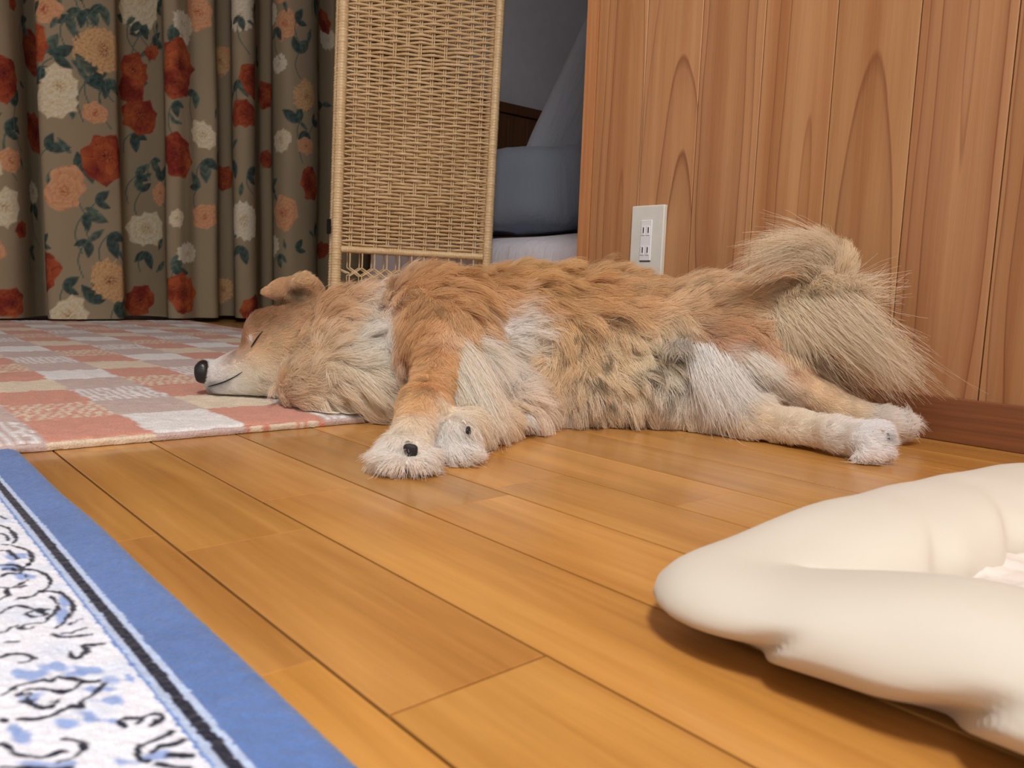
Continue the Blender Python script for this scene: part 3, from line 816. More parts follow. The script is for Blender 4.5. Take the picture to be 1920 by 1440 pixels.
# ------------------------------------------------------------------ dog bed with padded rim
M_RIM = NT('dog_bed_ivory'); M_RIM.set(Base_Color=lc(202, 196, 184), Roughness=.85); M_RIM.b.inputs['Specular IOR Level'].default_value = .15
M_RIM.b.inputs['Sheen Weight'].default_value = .2
co_ = M_RIM.coord(); M_RIM.bump(M_RIM.noise(M_RIM.mapping(co_, (1, 1, 1)), 900, 2), .08, .0005); M_RIM = M_RIM.m
M_PAD = plain('dog_bed_fleece', (214, 206, 200), .95, .05, .05, 40, .8, 260)
BX0, BX1, BY0, BY1, RW = -.264, .34, .315, .84, .050
cx0, cx1, cy0, cy1 = BX0 + RW, BX1 - RW, BY0 + RW, BY1 - RW
rc = .010; pts = []
for (qx, qy, a0) in ((cx0 + rc, cy0 + rc, 180), (cx1 - rc, cy0 + rc, 270), (cx1 - rc, cy1 - rc, 0), (cx0 + rc, cy1 - rc, 90)):
    for t_ in np.linspace(0, 90, 10): pts.append((qx + rc * math.cos(math.radians(a0 + t_)), qy + rc * math.sin(math.radians(a0 + t_))))
pts = np.array(pts + [pts[0]]); sl_ = np.r_[0, np.cumsum(np.linalg.norm(np.diff(pts, axis=0), axis=1))]
NS, NA = 520, 56
ss = np.linspace(0, sl_[-1], NS, endpoint=False)
pc_ = np.stack([np.interp(ss, sl_, pts[:, 0]), np.interp(ss, sl_, pts[:, 1])], -1)
tg = np.roll(pc_, -1, 0) - np.roll(pc_, 1, 0)
for _ in range(20): tg = (np.roll(tg, 1, 0) + tg + np.roll(tg, -1, 0)) / 3
tg /= np.linalg.norm(tg, axis=1)[:, None]; nr = np.stack([tg[:, 1], -tg[:, 0]], -1)      # outward
th = np.linspace(0, 2 * np.pi, NA, endpoint=False)
sup = lambda x, e: np.sign(x) * np.abs(x) ** e
lowh = np.sin(th) < 0
ca, sa = np.where(lowh, sup(np.cos(th), 1.5), sup(np.cos(th), .85)), np.where(lowh, sup(np.sin(th), 1.15), sup(np.sin(th), .9))
cornerf = np.zeros(NS)
for (qx, qy) in ((cx0, cy0), (cx1, cy0), (cx1, cy1), (cx0, cy1)): cornerf += np.exp(-(np.hypot(pc_[:, 0] - qx, pc_[:, 1] - qy) / .06) ** 2)
Sg, Ag = np.meshgrid(np.arange(NS), np.arange(NA), indexing='ij')
wr_ = vnoise(np.stack([np.cos(2 * np.pi * ss / sl_[-1])[Sg] * 3, np.sin(2 * np.pi * ss / sl_[-1])[Sg] * 3, np.sin(th)[Ag] * .6], -1), 2.6, 81)
hw = RW * (1 + .05 * wr_) * np.ones_like(Sg, float)
crease = np.zeros_like(hw)
on_near = pc_[:, 1] < cy0 + .01
for X0, slope, dep in ((-.172, .05, .020), (-.088, .055, .024), (.02, -.03, .016), (.13, .04, .02)):
    dx_ = pc_[Sg, 0] - (X0 + slope * np.sin(th)[Ag] * .6)
    outer = np.clip(.35 - np.sin(th)[Ag], 0, 1) * np.clip(np.cos(th)[Ag] + .3, 0, 1)
    crease += dep * np.exp(-(np.where(dx_ > 0, dx_ / .006, dx_ / .016)) ** 2) * outer * on_near[Sg]
onl = pc_[:, 0] < cx0 + .01
for Y0_, dep in ((.50, .007), (.58, .009), (.66, .008), (.74, .01)):
    dy_ = pc_[Sg, 1] - (Y0_ + .05 * np.cos(th)[Ag])
    crease += dep * np.exp(-(dy_ / .012) ** 2) * np.clip(-np.cos(th)[Ag] * .8 + .35, 0, 1) * onl[Sg]
rad_h = hw - crease
zc0 = .029; upz = .031 * (1 + .05 * wr_) - crease * .4; dnz = .0275
Pz = zc0 + np.where(sa[Ag] > 0, sa[Ag] * upz, sa[Ag] * dnz)
Pz = Pz * (1 - .30 * np.clip(cornerf, 0, 1)[Sg])
Pr = ca[Ag] * rad_h + .008 * np.clip(cornerf, 0, 1)[Sg]
Px = pc_[Sg, 0] + nr[Sg, 0] * Pr; Py = pc_[Sg, 1] + nr[Sg, 1] * Pr
Pz = np.maximum(Pz, .0015); Px = Px + (Py - .36) * .11
dbed = empty('dog_bed', ((BX0 + BX1) / 2, (BY0 + BY1) / 2, 0)); tag(dbed, 'ivory cushioned pet bed with a puffy rim and fleece middle', 'pet bed')
bl = np.array(dbed.location)
me = mesh('rim', np.stack([Px, Py, Pz], -1).reshape(-1, 3) - bl, grid_faces(NS, NA, True, True)[:, ::-1], True)
link('rim', me, M_RIM, dbed)
gx_ = np.linspace(cx0 + .01, cx1 - .01, 190); gy_ = np.linspace(cy0 + .01, cy1 - .01, 170)
GX, GY = np.meshgrid(gx_, gy_, indexing='ij'); p3 = np.stack([GX, GY, 0 * GX], -1)
GZ = .030 + .003 * vnoise(p3, 14, 83) + .0022 * vnoise(p3, 120, 84) + .0012 * vnoise(p3, 300, 85)
me = mesh('pad', np.stack([GX, GY, GZ], -1).reshape(-1, 3) - bl, grid_faces(190, 170), True)
o = link('pad', me, M_PAD, dbed); sm = o.modifiers.new('thickness', 'SOLIDIFY'); sm.thickness = .022; sm.offset = -1
# ------------------------------------------------------------------ the dog
import openvdb
DG0 = np.array([-.50, .66, -.01]); DG1 = np.array([.66, 1.30, .30]); HV = .0034
nd = np.ceil((DG1 - DG0) / HV).astype(int)
GA = (DG0[0] + HV * np.arange(nd[0]))[:, None, None].astype(np.float32)
GB = (DG0[1] + HV * np.arange(nd[1]))[None, :, None].astype(np.float32)
GC = (DG0[2] + HV * np.arange(nd[2]))[None, None, :].astype(np.float32)
SDF = np.full(tuple(nd), .09, np.float32)


def D(px, py, t): return local(at_depth(px, py, t))


def _blk(lo, hi):
    i0 = np.clip(((lo - DG0) / HV).astype(int), 0, nd); i1 = np.clip(((hi - DG0) / HV).astype(int) + 2, 0, nd)
    return tuple(slice(a, b) for a, b in zip(i0, i1))


def _mix(sl, d, k, sub=False):
    c = SDF[sl]
    if sub: d = -d; h = np.clip(.5 - .5 * (c - d) / k, 0, 1); SDF[sl] = c * (1 - h) + d * h + k * h * (1 - h)
    else: h = np.clip(.5 + .5 * (c - d) / k, 0, 1); SDF[sl] = c * (1 - h) + d * h - k * h * (1 - h)


def cone(p0, p1, r0, r1, k=.02, sub=False):
    p0, p1 = np.asarray(p0, float), np.asarray(p1, float); m = max(r0, r1) + .08
    sl = _blk(np.minimum(p0, p1) - m, np.maximum(p0, p1) + m)
    a, b, c = GA[sl[0]], GB[:, sl[1]], GC[:, :, sl[2]]
    ba = p1 - p0; L = float(ba @ ba) + 1e-9
    h = np.clip(((a - p0[0]) * ba[0] + (b - p0[1]) * ba[1] + (c - p0[2]) * ba[2]) / L, 0, 1)
    d = np.sqrt((a - p0[0] - h * ba[0]) ** 2 + (b - p0[1] - h * ba[1]) ** 2 + (c - p0[2] - h * ba[2]) ** 2) - (r0 + (r1 - r0) * h)
    _mix(sl, d.astype(np.float32), k, sub)


def ell(p, r, k=.02, ax=None, sub=False):
    p, r = np.asarray(p, float), np.asarray(r, float); m = r.max() + .08
    sl = _blk(p - m, p + m)
    q = [GA[sl[0]] - p[0], GB[:, sl[1]] - p[1], GC[:, :, sl[2]] - p[2]]
    if ax is not None: ax = np.asarray(ax, float); q = [q[0] * v[0] + q[1] * v[1] + q[2] * v[2] for v in ax]
    k0 = np.sqrt((q[0] / r[0]) ** 2 + (q[1] / r[1]) ** 2 + (q[2] / r[2]) ** 2)
    k1 = np.sqrt((q[0] / r[0] ** 2) ** 2 + (q[1] / r[1] ** 2) ** 2 + (q[2] / r[2] ** 2) ** 2) + 1e-9
    _mix(sl, (k0 * (k0 - 1) / k1).astype(np.float32), k, sub)


def chain(pts, rs, k=.02):
    for i in range(len(pts) - 1): cone(pts[i], pts[i + 1], rs[i], rs[i + 1], k)


# trunk
ell(D(930, 655, 1.13), (.190, .108, .092), .03)
cone(D(1000, 638, 1.13), D(1150, 650, 1.13), .091, .087, .05); cone(D(1150, 650, 1.13), D(1300, 676, 1.13), .087, .078, .04)
ell(D(1340, 660, 1.115), (.105, .095, .082), .04)
ell(D(1190, 735, 1.06), (.13, .055, .050), .04)            # soft belly
ell(D(1010, 745, 1.055), (.09, .050, .045), .04)           # lower chest
ell(D(640, 725, 1.055), (.082, .055, .048), .03); ell(D(700, 715, 1.045), (.070, .060, .058), .03)   # ruff
# neck and head
cone(D(800, 650, 1.13), D(660, 664, 1.13), .085, .076, .04)
cone(D(680, 664, 1.13), D(570, 655, 1.145), .074, .060, .03)
ell(D(548, 654, 1.145), (.062, .055, .060), .02)
ell(D(530, 700, 1.125), (.045, .045, .036), .02)           # cheek and jaw
cone(D(490, 682, 1.125), D(405, 703, 1.115), .034, .0185, .016)
cone(D(480, 712, 1.118), D(412, 726, 1.112), .026, .0150, .012)
ell(D(388, 694, 1.114), (.010, .013, .0125), .008)         # nose ball
ell(D(503, 622, 1.135), (.030, .034, .026), .02)           # brow
# left ear, folded forward
ea0, ea1, ea2 = D(574, 585, 1.145), D(568, 545, 1.140), D(498, 547, 1.122)
cone(ea0, ea1, .028, .022, .012); cone(D(560, 546, 1.138), D(530, 544, 1.130), .019, .0140, .010); cone(D(530, 544, 1.130), ea2, .0140, .0062, .010)
cone(D(580, 560, 1.15), D(590, 590, 1.15), .018, .022, .012)
ell(D(558, 553, 1.106), (.0200, .030, .0165), .004, sub=True)
# right ear peeps behind
cone(D(560, 590, 1.19), D(552, 560, 1.195), .02, .012, .012)
# upper foreleg (left)
chain([D(850, 590, 1.055), D(840, 640, .99), D(826, 695, .92), D(792, 765, .825), D(772, 815, .765)], [.050, .040, .0255, .0195, .0175], .022)
cone(D(800, 580, 1.06), D(815, 650, .985), .045, .034, .03)
ell(D(757, 842, .745), (.0210, .0200, .0165), .010)
for px, py, t in ((724, 862, .728), (744, 874, .718), (778, 874, .722), (800, 858, .738)): ell(D(px, py, t), (.0095, .011, .0085), .006)
ell(D(762, 890, .716), (.017, .020, .0075), .004, sub=True)
# lower foreleg (right)
chain([D(930, 700, 1.06), D(972, 775, .985), D(918, 802, .905), D(864, 796, .822)], [.045, .025, .0165, .0155], .02)
ell(D(853, 815, .795), (.0185, .018, .017), .010)
for px, py, t in ((832, 838, .782), (853, 848, .776), (876, 842, .785)): ell(D(px, py, t), (.0085, .0105, .0085), .006)
# hind leg, upper (left)
cone(D(1330, 615, 1.10), D(1392, 665, 1.045), .062, .046, .035)
chain([D(1392, 668, 1.04), D(1470, 712, 1.015), D(1540, 748, 1.0), D(1592, 776, .99), D(1650, 790, .975)], [.044, .026, .0165, .0150, .0155], .022)
ell(D(1672, 794, .965), (.024, .017, .0155), .012)
# hind leg, lower (right)
ell(D(1330, 748, 1.055), (.06, .05, .040), .03)
chain([D(1320, 764, 1.04), D(1420, 790, .975), D(1500, 803, .93), D(1568, 815, .895), D(1608, 826, .875)], [.036, .0225, .0165, .0160, .0165], .02)
ell(D(1628, 828, .864), (.020, .020, .0190), .010)
for px, py, t in ((1650, 806, .866), (1657, 826, .856), (1648, 848, .848), (1626, 854, .846)): ell(D(px, py, t), (.0120, .010, .0090), .006)
# tail
TB = [D(1395, 592, 1.095), D(1450, 580, 1.06), D(1510, 560, 1.035), D(1558, 528, 1.022), D(1566, 492, 1.02), D(1535, 466, 1.03), D(1490, 462, 1.04)]
chain(TB, [.034, .026, .019, .016, .014, .011, .007], .02)
# the ground carries it
_gx = GA * e_a[0] + GB * e_b[0]; _gy = GA * e_a[1] + GB * e_b[1]
GND = np.where(_gx < -.880 + .0475 * _gy, .0155, .004)
SDF = np.maximum(SDF, (GND - GC).astype(np.float32))

grid = openvdb.FloatGrid(); grid.copyFromArray(SDF.astype(np.float32)); gp, gq = grid.convertToQuads(isovalue=0.0)
DV = world(DG0 + gp.astype(float) * HV); DQ = gq.astype(np.int32)
# relax a little
E_ = np.concatenate([DQ[:, [0, 1]], DQ[:, [1, 2]], DQ[:, [2, 3]], DQ[:, [3, 0]]]); cnt = np.zeros(len(DV)); np.add.at(cnt, E_[:, 0], 1); np.add.at(cnt, E_[:, 1], 1)
for _ in range(3):
    acc = np.zeros_like(DV); np.add.at(acc, E_[:, 0], DV[E_[:, 1]]); np.add.at(acc, E_[:, 1], DV[E_[:, 0]])
    DV = DV * .5 + .5 * acc / cnt[:, None]


def fnormals(V, Q): return np.cross(V[Q[:, 2]] - V[Q[:, 0]], V[Q[:, 3]] - V[Q[:, 1]])


fn = fnormals(DV, DQ); vol = np.einsum('ij,ij->i', DV[DQ].mean(1) - DV.mean(0), fn).sum()
if vol < 0: DQ = DQ[:, ::-1].copy(); fn = -fn
VN = np.zeros_like(DV)
for c_ in range(4): np.add.at(VN, DQ[:, c_], fn)
VN /= np.linalg.norm(VN, axis=1)[:, None] + 1e-12
BVH = BVHTree.FromPolygons(DV.tolist(), DQ.tolist())


def hit(px, py):
    d = R @ cray(px, py); loc, nrm_, idx, dist = BVH.ray_cast(Vector(CAM), Vector(d))
    return None if loc is None else (np.array(loc), np.array(nrm_))


# coat: position on the body, flow in the coat, hair length (mm), lift, colour, reach
G_ = [
 (400, 690, 1, -.15, 5, .15, (240, 236, 234), .016), (440, 668, 1, -.35, 5, .1, (156, 96, 44), .014), (465, 652, 1, -.4, 6, .1, (180, 120, 62), .012), (420, 728, 1, .1, 5, .15, (216, 210, 204), .016), (455, 742, 1, .1, 7, .15, (224, 202, 172), .016),
 (470, 685, 1, .0, 7, .12, (250, 236, 212), .018), (440, 695, 1, -.1, 5, .1, (246, 240, 230), .012), (482, 660, 1, -.2, 7, .12, (234, 200, 150), .014), (512, 642, 1, .05, 12, .18, (226, 188, 136), .016), (500, 612, 1, -.6, 8, .15, (140, 84, 40), .014), (525, 590, .8, -.8, 9, .15, (122, 70, 32), .014),
 (545, 605, .9, .1, 14, .2, (184, 132, 82), .016), (586, 536, .4, -.8, 8, .25, (206, 164, 112), .012), (515, 545, -.9, .1, 4, .15, (196, 146, 96), .012), (552, 558, .5, .4, 3, .2, (16, 11, 8), .0105), (590, 560, .8, -.3, 16, .35, (176, 124, 74), .014), (545, 640, 1, .25, 22, .25, (218, 184, 138), .018),
 (520, 715, 1, .1, 14, .2, (236, 216, 188), .018), (500, 748, 1, .2, 12, .2, (226, 206, 178), .018), (560, 700, 1, .2, 30, .3, (222, 192, 152), .020), (555, 760, 1, .3, 26, .25, (224, 206, 182), .020),
 (600, 600, 1, .15, 36, .45, (196, 148, 96), .022), (600, 650, 1, .35, 40, .35, (222, 190, 148), .022), (620, 700, 1, .25, 40, .35, (232, 208, 174), .022), (630, 750, .9, .4, 38, .3, (226, 208, 184), .022), (650, 600, .9, .5, 30, .4, (218, 178, 128), .020), (640, 555, .8, -.4, 34, .55, (202, 154, 102), .022),
 (695, 605, .8, .5, 36, .35, (250, 244, 236), .022), (690, 655, .9, .4, 38, .35, (250, 242, 232), .024), (725, 620, .6, .7, 34, .3, (250, 246, 240), .018), (680, 720, .8, .5, 40, .35, (238, 220, 190), .022), (705, 765, .5, .8, 34, .3, (220, 198, 164), .020), (710, 545, .8, -.3, 34, .5, (206, 160, 108), .022), (730, 570, .8, .4, 34, .35, (216, 172, 120), .018), (735, 640, .4, .9, 34, .25, (240, 226, 208), .014),
 (790, 600, -.1, 1, 18, .2, (194, 138, 78), .022), (800, 535, .6, -.3, 28, .45, (196, 142, 82), .022), (770, 570, -.1, .8, 22, .25, (198, 146, 88), .018), (790, 655, -.05, 1, 12, .15, (190, 130, 68), .020), (782, 715, -.05, 1, 10, .15, (200, 144, 82), .018), (768, 760, -.1, 1, 9, .15, (212, 168, 110), .014), (830, 690, .2, 1, 14, .2, (212, 164, 104), .014),
 (840, 600, .3, .9, 24, .3, (206, 158, 100), .018), (860, 640, .5, .8, 34, .35, (236, 212, 176), .014), (775, 800, -.1, 1, 10, .2, (228, 210, 184), .012), (750, 835, -.1, 1, 13, .3, (234, 226, 216), .012), (728, 862, -.4, .9, 16, .35, (236, 230, 224), .012), (795, 855, .4, .9, 14, .3, (230, 222, 214), .012), (760, 872, 0, 1, 12, .3, (228, 218, 210), .010),
 (850, 812, .3, .9, 16, .3, (240, 234, 228), .014), (862, 842, .5, .8, 18, .35, (242, 238, 234), .012), (862, 780, .3, 1, 16, .25, (228, 212, 186), .014), (920, 790, .5, .8, 24, .3, (226, 206, 176), .016), (968, 775, .5, .85, 28, .35, (220, 196, 162), .018),
 (900, 560, .7, .5, 36, .35, (198, 144, 80), .026), (930, 575, .8, .4, 36, .3, (212, 168, 112), .016), (958, 614, 1, .15, 28, .2, (250, 250, 252), .020), (932, 606, 1, .1, 12, .1, (150, 148, 160), .009), (985, 640, .9, .4, 32, .25, (244, 234, 216), .018), (910, 650, .5, .8, 36, .3, (238, 218, 184), .018), (900, 515, .6, -.2, 34, .6, (188, 132, 70), .024),
 (1000, 500, .6, -.3, 36, .6, (190, 134, 68), .026), (1010, 560, .8, .5, 36, .35, (202, 152, 86), .024), (1100, 510, .7, -.2, 34, .6, (188, 132, 70), .026), (1120, 560, .9, .3, 34, .35, (196, 144, 82), .024), (1200, 535, .9, -.1, 32, .5, (202, 156, 98), .026), (1200, 580, .9, .3, 32, .3, (206, 160, 104), .022), (1290, 550, .9, .0, 28, .4, (210, 174, 128), .024), (1260, 600, .8, .5, 32, .35, (218, 190, 150), .022),
 (1050, 610, .4, .9, 38, .35, (220, 178, 116), .020), (1080, 660, -.1, 1, 38, .35, (208, 166, 104), .020), (1050, 700, -.3, 1, 38, .35, (214, 176, 118), .018), (1130, 640, .5, .8, 34, .4, (198, 156, 98), .020), (1140, 690, .5, .6, 28, .45, (206, 180, 134), .020), (1200, 655, .6, .7, 28, .45, (212, 190, 148), .020), (1230, 700, .4, .8, 30, .4, (214, 204, 180), .018), (1190, 735, .3, .8, 30, .4, (204, 180, 140), .018),
 (1260, 650, .6, .6, 30, .4, (222, 208, 180), .018), (960, 690, .4, .9, 40, .3, (242, 232, 222), .020), (1000, 755, .3, 1, 40, .3, (226, 206, 186), .022), (940, 745, .4, 1, 40, .3, (240, 230, 220), .016), (1090, 765, .15, 1, 34, .3, (228, 210, 188), .024), (1120, 720, .1, 1, 32, .35, (212, 178, 128), .018), (1190, 775, .0, 1, 34, .3, (228, 206, 178), .024), (1260, 765, .1, 1, 34, .3, (230, 216, 196), .020), (1040, 735, .2, 1, 34, .3, (228, 202, 168), .018), (1150, 755, .1, 1, 32, .3, (222, 196, 158), .016), (1250, 730, .3, .9, 32, .35, (226, 220, 208), .016),
 (1345, 600, .8, .4, 18, .2, (198, 150, 100), .018), (1340, 640, .7, .6, 16, .2, (190, 138, 92), .018), (1400, 620, .9, .5, 16, .2, (194, 142, 90), .016), (1420, 650, .8, .7, 14, .2, (190, 134, 84), .014), (1430, 690, .8, .6, 18, .2, (242, 226, 210), .014), (1385, 680, .6, .8, 26, .25, (240, 228, 214), .014), (1350, 700, .45, .9, 44, .25, (248, 246, 246), .018), (1300, 665, .4, .9, 30, .3, (214, 206, 196), .014), (1310, 720, .35, 1, 40, .25, (240, 238, 236), .016),
 (1480, 705, .9, .6, 11, .15, (224, 184, 142), .014), (1475, 735, .9, .5, 12, .15, (240, 222, 200), .012), (1545, 745, .9, .5, 8, .15, (226, 194, 152), .014), (1590, 772, 1, .3, 8, .15, (226, 202, 168), .012), (1300, 785, .2, 1, 34, .3, (218, 198, 168), .018), (1360, 780, .6, .7, 20, .25, (226, 208, 182), .016), (1430, 790, 1, .15, 9, .12, (236, 216, 188), .016), (1500, 805, 1, .15, 7, .12, (236, 220, 198), .014), (1565, 818, 1, .25, 8, .15, (236, 226, 216), .012),
 (1625, 800, 1, .3, 10, .2, (242, 240, 242), .012), (1650, 815, 1, .3, 9, .2, (236, 234, 234), .010), (1625, 848, .4, 1, 16, .3, (240, 234, 232), .012), (1685, 790, 1, .0, 18, .35, (226, 220, 216), .014), (1650, 785, 1, -.1, 12, .25, (222, 212, 202), .012),
 (1440, 600, .4, .9, 36, .35, (214, 190, 152), .020), (1470, 630, .5, .9, 36, .3, (212, 188, 150), .018), (1400, 572, 1, .1, 22, .25, (192, 144, 90), .018), (1355, 560, 1, .1, 24, .35, (198, 152, 98), .018), (1500, 560, .6, .8, 26, .35, (206, 180, 140), .018), (1560, 510, .2, -.9, 20, .4, (206, 182, 144), .018), (1500, 460, -.9, .1, 20, .4, (206, 182, 144), .018),
 (398, 722, 1, -.1, 3, .1, (16, 14, 16), .0048), (394, 733, 1, .1, 3, .1, (40, 36, 38), .0045), (412, 720, 1, -.1, 3, .1, (20, 17, 18), .0042), (425, 716, 1, -.1, 3, .1, (60, 52, 50), .0034), (408, 703, 1, -.1, 3, .1, (120, 112, 112), .0034), (1660, 822, 1, 0, 4, .1, (70, 66, 68), .0035),
]
aP, aD, aL, aF, aC, aS = [], [], [], [], [], []
for px, py, dx, dy, L_, lf, c_, sg in G_:
    if 1060 < px < 1290 and 625 < py and c_[0] < 226: c_ = tuple(int(.55 * a + .45 * b) for a, b in zip(c_, (228, 214, 188)))
    h_ = hit(px, py)
    if h_ is None: continue
    v = e_a * dx - e_z * dy; v /= np.linalg.norm(v)
    aP.append(h_[0]); aD.append(v); aL.append(L_ / 1000); aF.append(lf); aC.append(lin(c_)); aS.append(sg)
aP, aD, aL, aF, aC, aS = map(np.array, (aP, aD, aL, aF, aC, aS))


def coat(P):
    d2 = ((P[:, None] - aP[None]) ** 2).sum(-1) / (aS ** 2)[None]
    w = np.exp(-.5 * (d2 - d2.min(1, keepdims=True))) ; w /= w.sum(1, keepdims=True)
    return w @ aD, w @ aL, w @ aF, w @ aC


def coat_c(P, n=40000):
    o_ = [coat(P[i:i + n]) for i in range(0, len(P), n)]
    return [np.concatenate([q[j] for q in o_]) for j in range(4)]


NP_ = 7
FUR_P, FUR_R, FUR_C = [], [], []


def coat_albedo(c):
    a = (np.clip(c, 0, 1.2) * 1.25) ** .62
    m = a.mean(1, keepdims=True); a = m + .87 * (a - m)
    return np.clip(a * np.minimum(1, .93 / a.max(1, keepdims=True)), .01, .93)


def add_fur(P, rad, col):
    FUR_P.append(P.astype(np.float32)); FUR_R.append(rad.astype(np.float32)); FUR_C.append(col.astype(np.float32))


# --- body coat
NF = 420000
tri = np.concatenate([DQ[:, [0, 1, 2]], DQ[:, [0, 2, 3]]])
area = np.linalg.norm(np.cross(DV[tri[:, 1]] - DV[tri[:, 0]], DV[tri[:, 2]] - DV[tri[:, 0]]), axis=1) / 2
cen = DV[tri].mean(1); area = area * np.where(cen[:, 2] < .008, .05, 1.0)
lcen = coat_c(cen)[1]; area = area * np.clip(.018 / lcen, .9, 1.9)
lh = local(cen); area = area * np.where((lh[:, 0] < -.30), 1.3, 1.0) * np.where((lh[:, 1] < .84), 1.3, 1.0)
ti = rng.choice(len(tri), NF, p=area / area.sum())
u_, v_ = rng.random(NF), rng.random(NF); m_ = u_ + v_ > 1; u_[m_], v_[m_] = 1 - u_[m_], 1 - v_[m_]
w3 = np.stack([1 - u_ - v_, u_, v_], 1)
RP = (DV[tri[ti]] * w3[..., None]).sum(1); RN = (VN[tri[ti]] * w3[..., None]).sum(1); RN /= np.linalg.norm(RN, axis=1)[:, None]
fd, fl_, ff, fc = coat_c(RP)
# clumps
NCL = 4200
ci = rng.choice(NF, NCL, replace=False)
cell = .028; best = np.zeros(NF, int)
from mathutils.kdtree import KDTree
kd = KDTree(NCL)
for q in range(NCL): kd.insert(RP[ci[q]], q)
kd.balance()
best = np.array([kd.find(p)[1] for p in RP])


def strand(P, N, d, L, lift, seed):
    tn = d - N * (d * N).sum(1, keepdims=True); tn /= np.linalg.norm(tn, axis=1, keepdims=True) + 1e-9
    s = np.linspace(0, 1, NP_)[None, :, None]
    rise = lift[:, None, None] * (1.5 * s - .9 * s ** 2)
    return P[:, None] + L[:, None, None] * (tn[:, None] * s * (1 - .25 * lift[:, None, None]) + N[:, None] * rise)


jit = rng.normal(0, 1, (NF, 3))
wv1 = np.stack([vnoise(RP, 45, 100 + q) for q in range(3)], -1)
wv2 = np.stack([vnoise(RP, 14, 110 + q) for q in range(3)], -1)
d_ = fd + .38 * wv2 + .34 * wv1 + .10 * jit + (.23 * rng.normal(0, 1, (NCL, 3)))[best] * np.clip(fl_ / .03, .1, 1)[:, None]
Ls = fl_ * rng.uniform(.72, 1.15, NF) * (1 + .25 * vnoise(RP, 60, 120)) * (1 + .22 * rng.normal(0, 1, NCL)[best]).clip(.6, 1.5)
lf_ = np.clip((ff + .12 * rng.normal(0, 1, NCL)[best] * np.clip(fl_ / .03, 0, 1)).clip(.05, 1) * (1.1 + .6 * vnoise(RP, 40, 121)) + rng.normal(0, .09, NF) * np.clip(fl_ / .02, .2, 1), .04, .95)
ST = strand(RP, RN, d_, Ls, lf_, 0)
CL = ST[ci][best]                                            # the clump's guide strand
off = RP - RP[ci][best]
s_ = np.linspace(0, 1, NP_)[None, :, None]
clamt = np.clip((fl_ - .006) / .02, 0, 1)[:, None, None] * rng.uniform(.5, 1.0, NF)[:, None, None] * s_ ** 1.1
shift = np.linalg.norm(off, axis=1)[:, None, None]
ST = ST * (1 - clamt * .6) + (CL + off[:, None] * (1 - .85 * s_)) * clamt * .6
ST += (rng.normal(0, 1, (NF, 1, 3)) * .0016 + wv1[:, None] * .0014) * s_ * np.clip(Ls / .02, .2, 1.4)[:, None, None]
ph_ = rng.uniform(0, 6.28, (NF, 1)); wav = np.sin(np.linspace(0, 7, NP_)[None] + ph_)[..., None] * .0007 * np.clip(Ls / .03, 0, 1.2)[:, None, None]
ST += np.cross(RN, d_)[:, None] * wav
ST += RN[:, None] * (.0013 * s_ ** .6)
ST[..., 2] = np.maximum(ST[..., 2], np.where(ST[..., 0] < -.885 + .0475 * ST[..., 1], .0135, .0015))
ST[..., 1] = np.minimum(ST[..., 1], WALL_Y - .006)
cl_b = (1 + .10 * vnoise(RP, 90, 130) + .16 * rng.normal(0, 1, NCL)[best] * .55 + .08 * rng.normal(0, 1, NF))
fcol = fc * np.clip(cl_b, .55, 1.35)[:, None]
warm = .03 * vnoise(RP, 30, 131)[:, None] * np.array([-.2, .4, 1.2]); fcol = np.clip(fcol * (1 + warm), 0.003, .95)
# the shed undercoat on the flank: dark matted flecks
flank = hit(1165, 690)[0]
df = np.linalg.norm((RP - flank) * np.array([1, 1, 1.1]), axis=1)
fleck = (vnoise(RP * np.array([1, 1, 1.9]), 62, 140) > .28) & (df < .085 * (1 + .3 * vnoise(RP, 30, 141)))
fcol[fleck] *= np.array([.30, .26, .22])
rad = np.linspace(1, .25, NP_)[None] * rng.uniform(.00017, .00030, NF)[:, None] * np.clip(.75 + Ls / .06, .7, 1.2)[:, None]
add_fur(ST, rad, fcol)


# --- long plumes that follow guide curves (tail, feathering of the foreleg, groin)
def wall_limit(P):
    P[..., 1] = np.minimum(P[..., 1], WALL_Y - .004); P[..., 2] = np.maximum(P[..., 2], .002); return P


